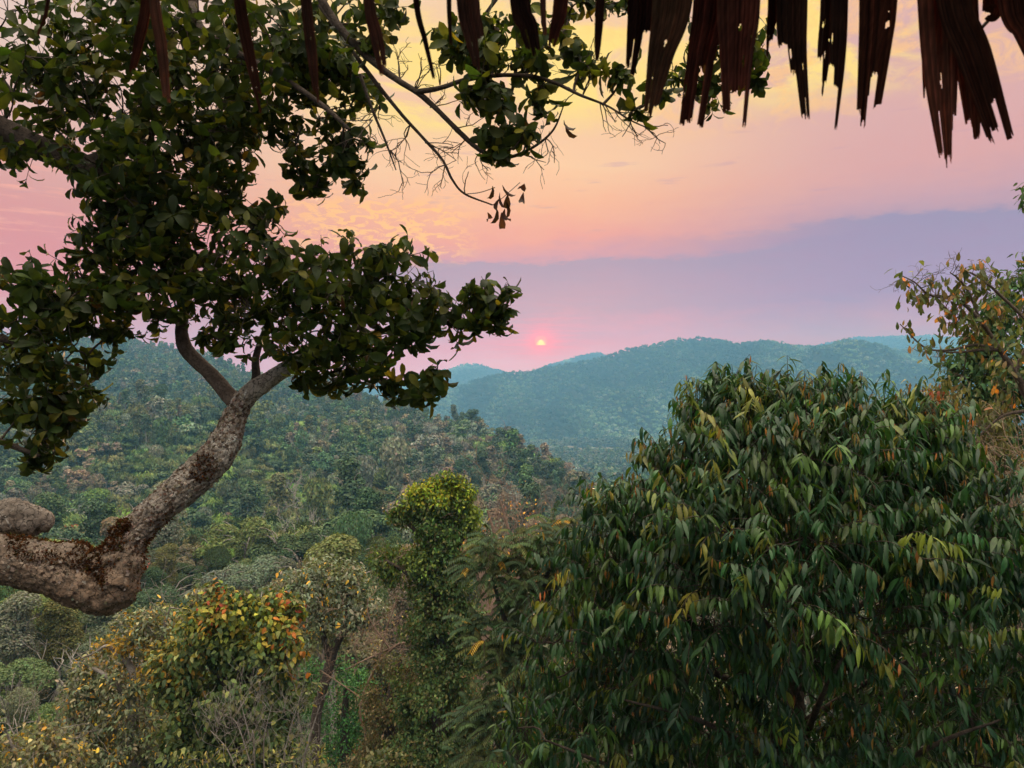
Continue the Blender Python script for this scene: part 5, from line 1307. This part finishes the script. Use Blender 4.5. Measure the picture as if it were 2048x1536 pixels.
near_plant('leafy_tree', 'dense dark green tree at the right edge behind the orange-brown leaves', 'tree', 2080, 16,
    [('trunk', [(2100, 1300, 22), (2080, 1000, 18), (2066, 800, 12), (2070, 640, 6), (2080, 540, 3)]), ('branch', [(2062, 820, 9), (1990, 720, 5), (1940, 680, 2)]), ('branch', [(2060, 620, 4), (2075, 470, 2.5), (2066, 395, 1.2)])],
    [(2060, 382, 14, 10, 2), (2046, 560, 30, 40, 7), (2010, 620, 40, 40, 9), (1960, 670, 34, 34, 8), (2030, 700, 50, 50, 12), (1950, 730, 40, 30, 8), (1985, 760, 46, 40, 10), (1960, 800, 50, 26, 9), (2040, 800, 40, 50, 9), (1985, 850, 50, 30, 9), (2040, 900, 40, 40, 7)],
    65, [(.026, .060, .022), (.036, .075, .026), (.055, .085, .03)], None, 'spray', dict(n=11, L=.15, asp=.42, sig=.12), tips=6, bark='bark_dark', twig=.008)
near_plant('leafy_tree', 'dull olive bushy tree below the orange-brown leaves at the right edge', 'tree', 1935, 14,
    [('trunk', [(1940, 1300, 14), (1935, 1100, 11), (1930, 980, 7), (1925, 900, 4)])],
    [(1860, 800, 30, 22, 5), (1890, 850, 40, 30, 8), (1950, 850, 40, 26, 8), (1860, 890, 36, 40, 7), (1920, 900, 46, 36, 9), (1980, 920, 40, 36, 8), (1880, 950, 46, 36, 9), (1950, 970, 46, 36, 9), (1910, 1010, 50, 36, 8), (2000, 980, 40, 36, 6)],
    66, [(.085, .085, .036), (.06, .072, .03), (.11, .10, .045)], None, 'spray', dict(n=11, L=.12, asp=.42, sig=.11, a=(.4, .9, .6)), tips=6, bark='bark_brown', twig=.006, flecks=[(1865, 800, 30, 30, [O_LEAF, R_LEAF, (.2, .12, .05)], .5)])
near_plant('bare_shrub', 'tangled pale bare twigs at the right edge below the olive tree', 'shrub', 2030, 11,
    [('stem', [(2040, 1300, 6), (2035, 1150, 5), (2020, 1030, 4), (2035, 940, 2)]), ('stem', [(2036, 1160, 4), (2000, 1060, 3), (1990, 980, 1.5)]), ('stem', [(2036, 1140, 4), (2060, 1000, 3), (2050, 900, 1.5)])],
    [], 67, twig=.006, bark='twig_pink', bare=70, bare_len=.75, bare_level=2)

# ---------------------------------------------------------------- single trees of the slope that stand out
def single_tree(x, ytop, width, kind, tone, label, d, tier=None, squash=1.0, k=0, colour=None):
    R, H = KINDS[kind]
    p = gpoint(x, d); zt = Z0 + (CY - ytop) / F * d
    s = width / F * d / (2 * R)
    hs = max(.55, (zt - p[2]) / (H * s))
    if hs > 1.5:                                         # a taller stem rather than a stretched crown
        p = p + np.array([0, 0, (zt - p[2]) - 1.5 * H * s]); hs = 1.5
    return place_tree(x, d, kind, tone, s, k, label=label, hscale=hs, colour=colour, tier=tier, base=p)
for a in [
    (485, 1018, 150, 'umbrella', 'olive', 'olive flat-topped tree with forked pale limbs in the gap above the orange-topped bush', 118, 0),
    (450, 1110, 150, 'round', 'green', 'mid green bushy tree under the olive flat-topped tree', 100, -1),
    (655, 1042, 105, 'round', 'dark', 'dark green tree peaking behind the yellow-green rounded tree', 125, 0),
    (725, 1040, 70, 'tall', 'dark', 'narrow dark green tree next to the vine-wrapped trunk', 122, 0),
    (645, 1095, 165, 'umbrella', 'yellow', 'bright yellow-green rounded tree behind the crooked dark trunk', 72, -1),
    (580, 1020, 90, 'bare', 'grey', 'pale bare tree between the olive flat-topped tree and the dark peaked tree', 150, 0),
    (630, 1000, 90, 'bare', 'grey', 'pale bare tree just above the dark peaked tree', 175, 0),
    (760, 1015, 100, 'bare', 'grey', 'pale bare tree directly left of the yellow-green vine top', 160, 0),
    (140, 1040, 62, 'umbrella', 'russet', 'russet brown tree just above the mossy bend', 205, 1),
    (190, 1030, 50, 'bare', 'grey', 'small pale bare tree beside the russet brown tree', 200, 1),
    (205, 968, 66, 'umbrella', 'bright', 'fresh bright green tree above the russet brown tree', 265, 1),
    (130, 1068, 70, 'round', 'bright', 'light green rounded tree peeping over the mossy bend', 170, 0),
    (285, 1105, 42, 'round', 'pink', 'small pink-flowered tree at the elbow of the leaning trunk', 105, -1),
    (245, 1195, 110, 'round', 'brown', 'dull pinkish brown tree under the elbow of the leaning trunk', 84, -1),
    (300, 1180, 60, 'tall', 'green', 'fresh green tree beside the pinkish brown one below the elbow', 86, -1),
    (110, 1235, 120, 'round', 'dark', 'deep green dense tree below the mossy bend', 72, -1),
    (40, 1270, 120, 'round', 'brown', 'brown dry tree at the left edge below the mossy bend', 66, -1),
    (170, 1225, 130, 'round', 'olive', 'olive loose-crowned tree right of the deep green one', 76, -1),
    (20, 1330, 100, 'round', 'grey', 'grey half-bare tree low at the left edge', 52, -1),
    (110, 1355, 150, 'round', 'green', 'dark green bush-like tree low at the left edge behind the yellow flecked bush', 48, -1),
    (40, 1400, 140, 'round', 'olive', 'rounded olive tree with yellow tints low at the left edge', 44, -1),
    (15, 1172, 70, 'bare', 'grey', 'pale bare tree under the mossy trunk at the left edge', 95, -1),
    (60, 1215, 90, 'umbrella', 'brown', 'golden brown tree under the mossy trunk', 86, -1),
    (290, 772, 36, 'column', 'dark', 'dark vine-draped tree standing on the middle ridge, wider of two', 452, 1),
    (322, 768, 26, 'column', 'dark', 'dark vine-draped tree standing on the middle ridge, narrower of two', 450, 1),
    (1012, 833, 56, 'round', 'dark', 'dark green tree crowning the end of the descending ridge', 416, 1),
    (945, 826, 50, 'tall', 'dark', 'dark layered tree left of the one crowning the ridge end', 470, 1),
    (965, 895, 44, 'bare', 'grey', 'pale bare tree with a tall stem on the slope under the ridge end', 360, 1),
    (1140, 912, 34, 'bare', 'grey', 'whitish bare tree near the foot of the descending ridge, left of two', 352, 1),
    (1165, 920, 34, 'bare', 'grey', 'whitish bare tree near the foot of the descending ridge, right of two', 345, 1),
    (800, 918, 52, 'round', 'russet', 'russet tree on the slope right of the leaning trunk', 375, 1),
    (360, 1180, 70, 'bare', 'grey', 'bare tangled tree right of the elbow of the leaning trunk', 90, -1),
    (575, 960, 46, 'tall', 'bright', 'fresh green tall tree on the slope right of the leaning trunk', 300, 1),
    (90, 905, 70, 'umbrella', 'teal', 'bluish green spreading tree on the far left slope', 330, 1),
]:
    x_, yt, w_, kd, tn, lb, dd, ti = a
    single_tree(x_, yt, w_, kd, tn, lb, dd, ti, k=int(r_f.integers(0, 3)))
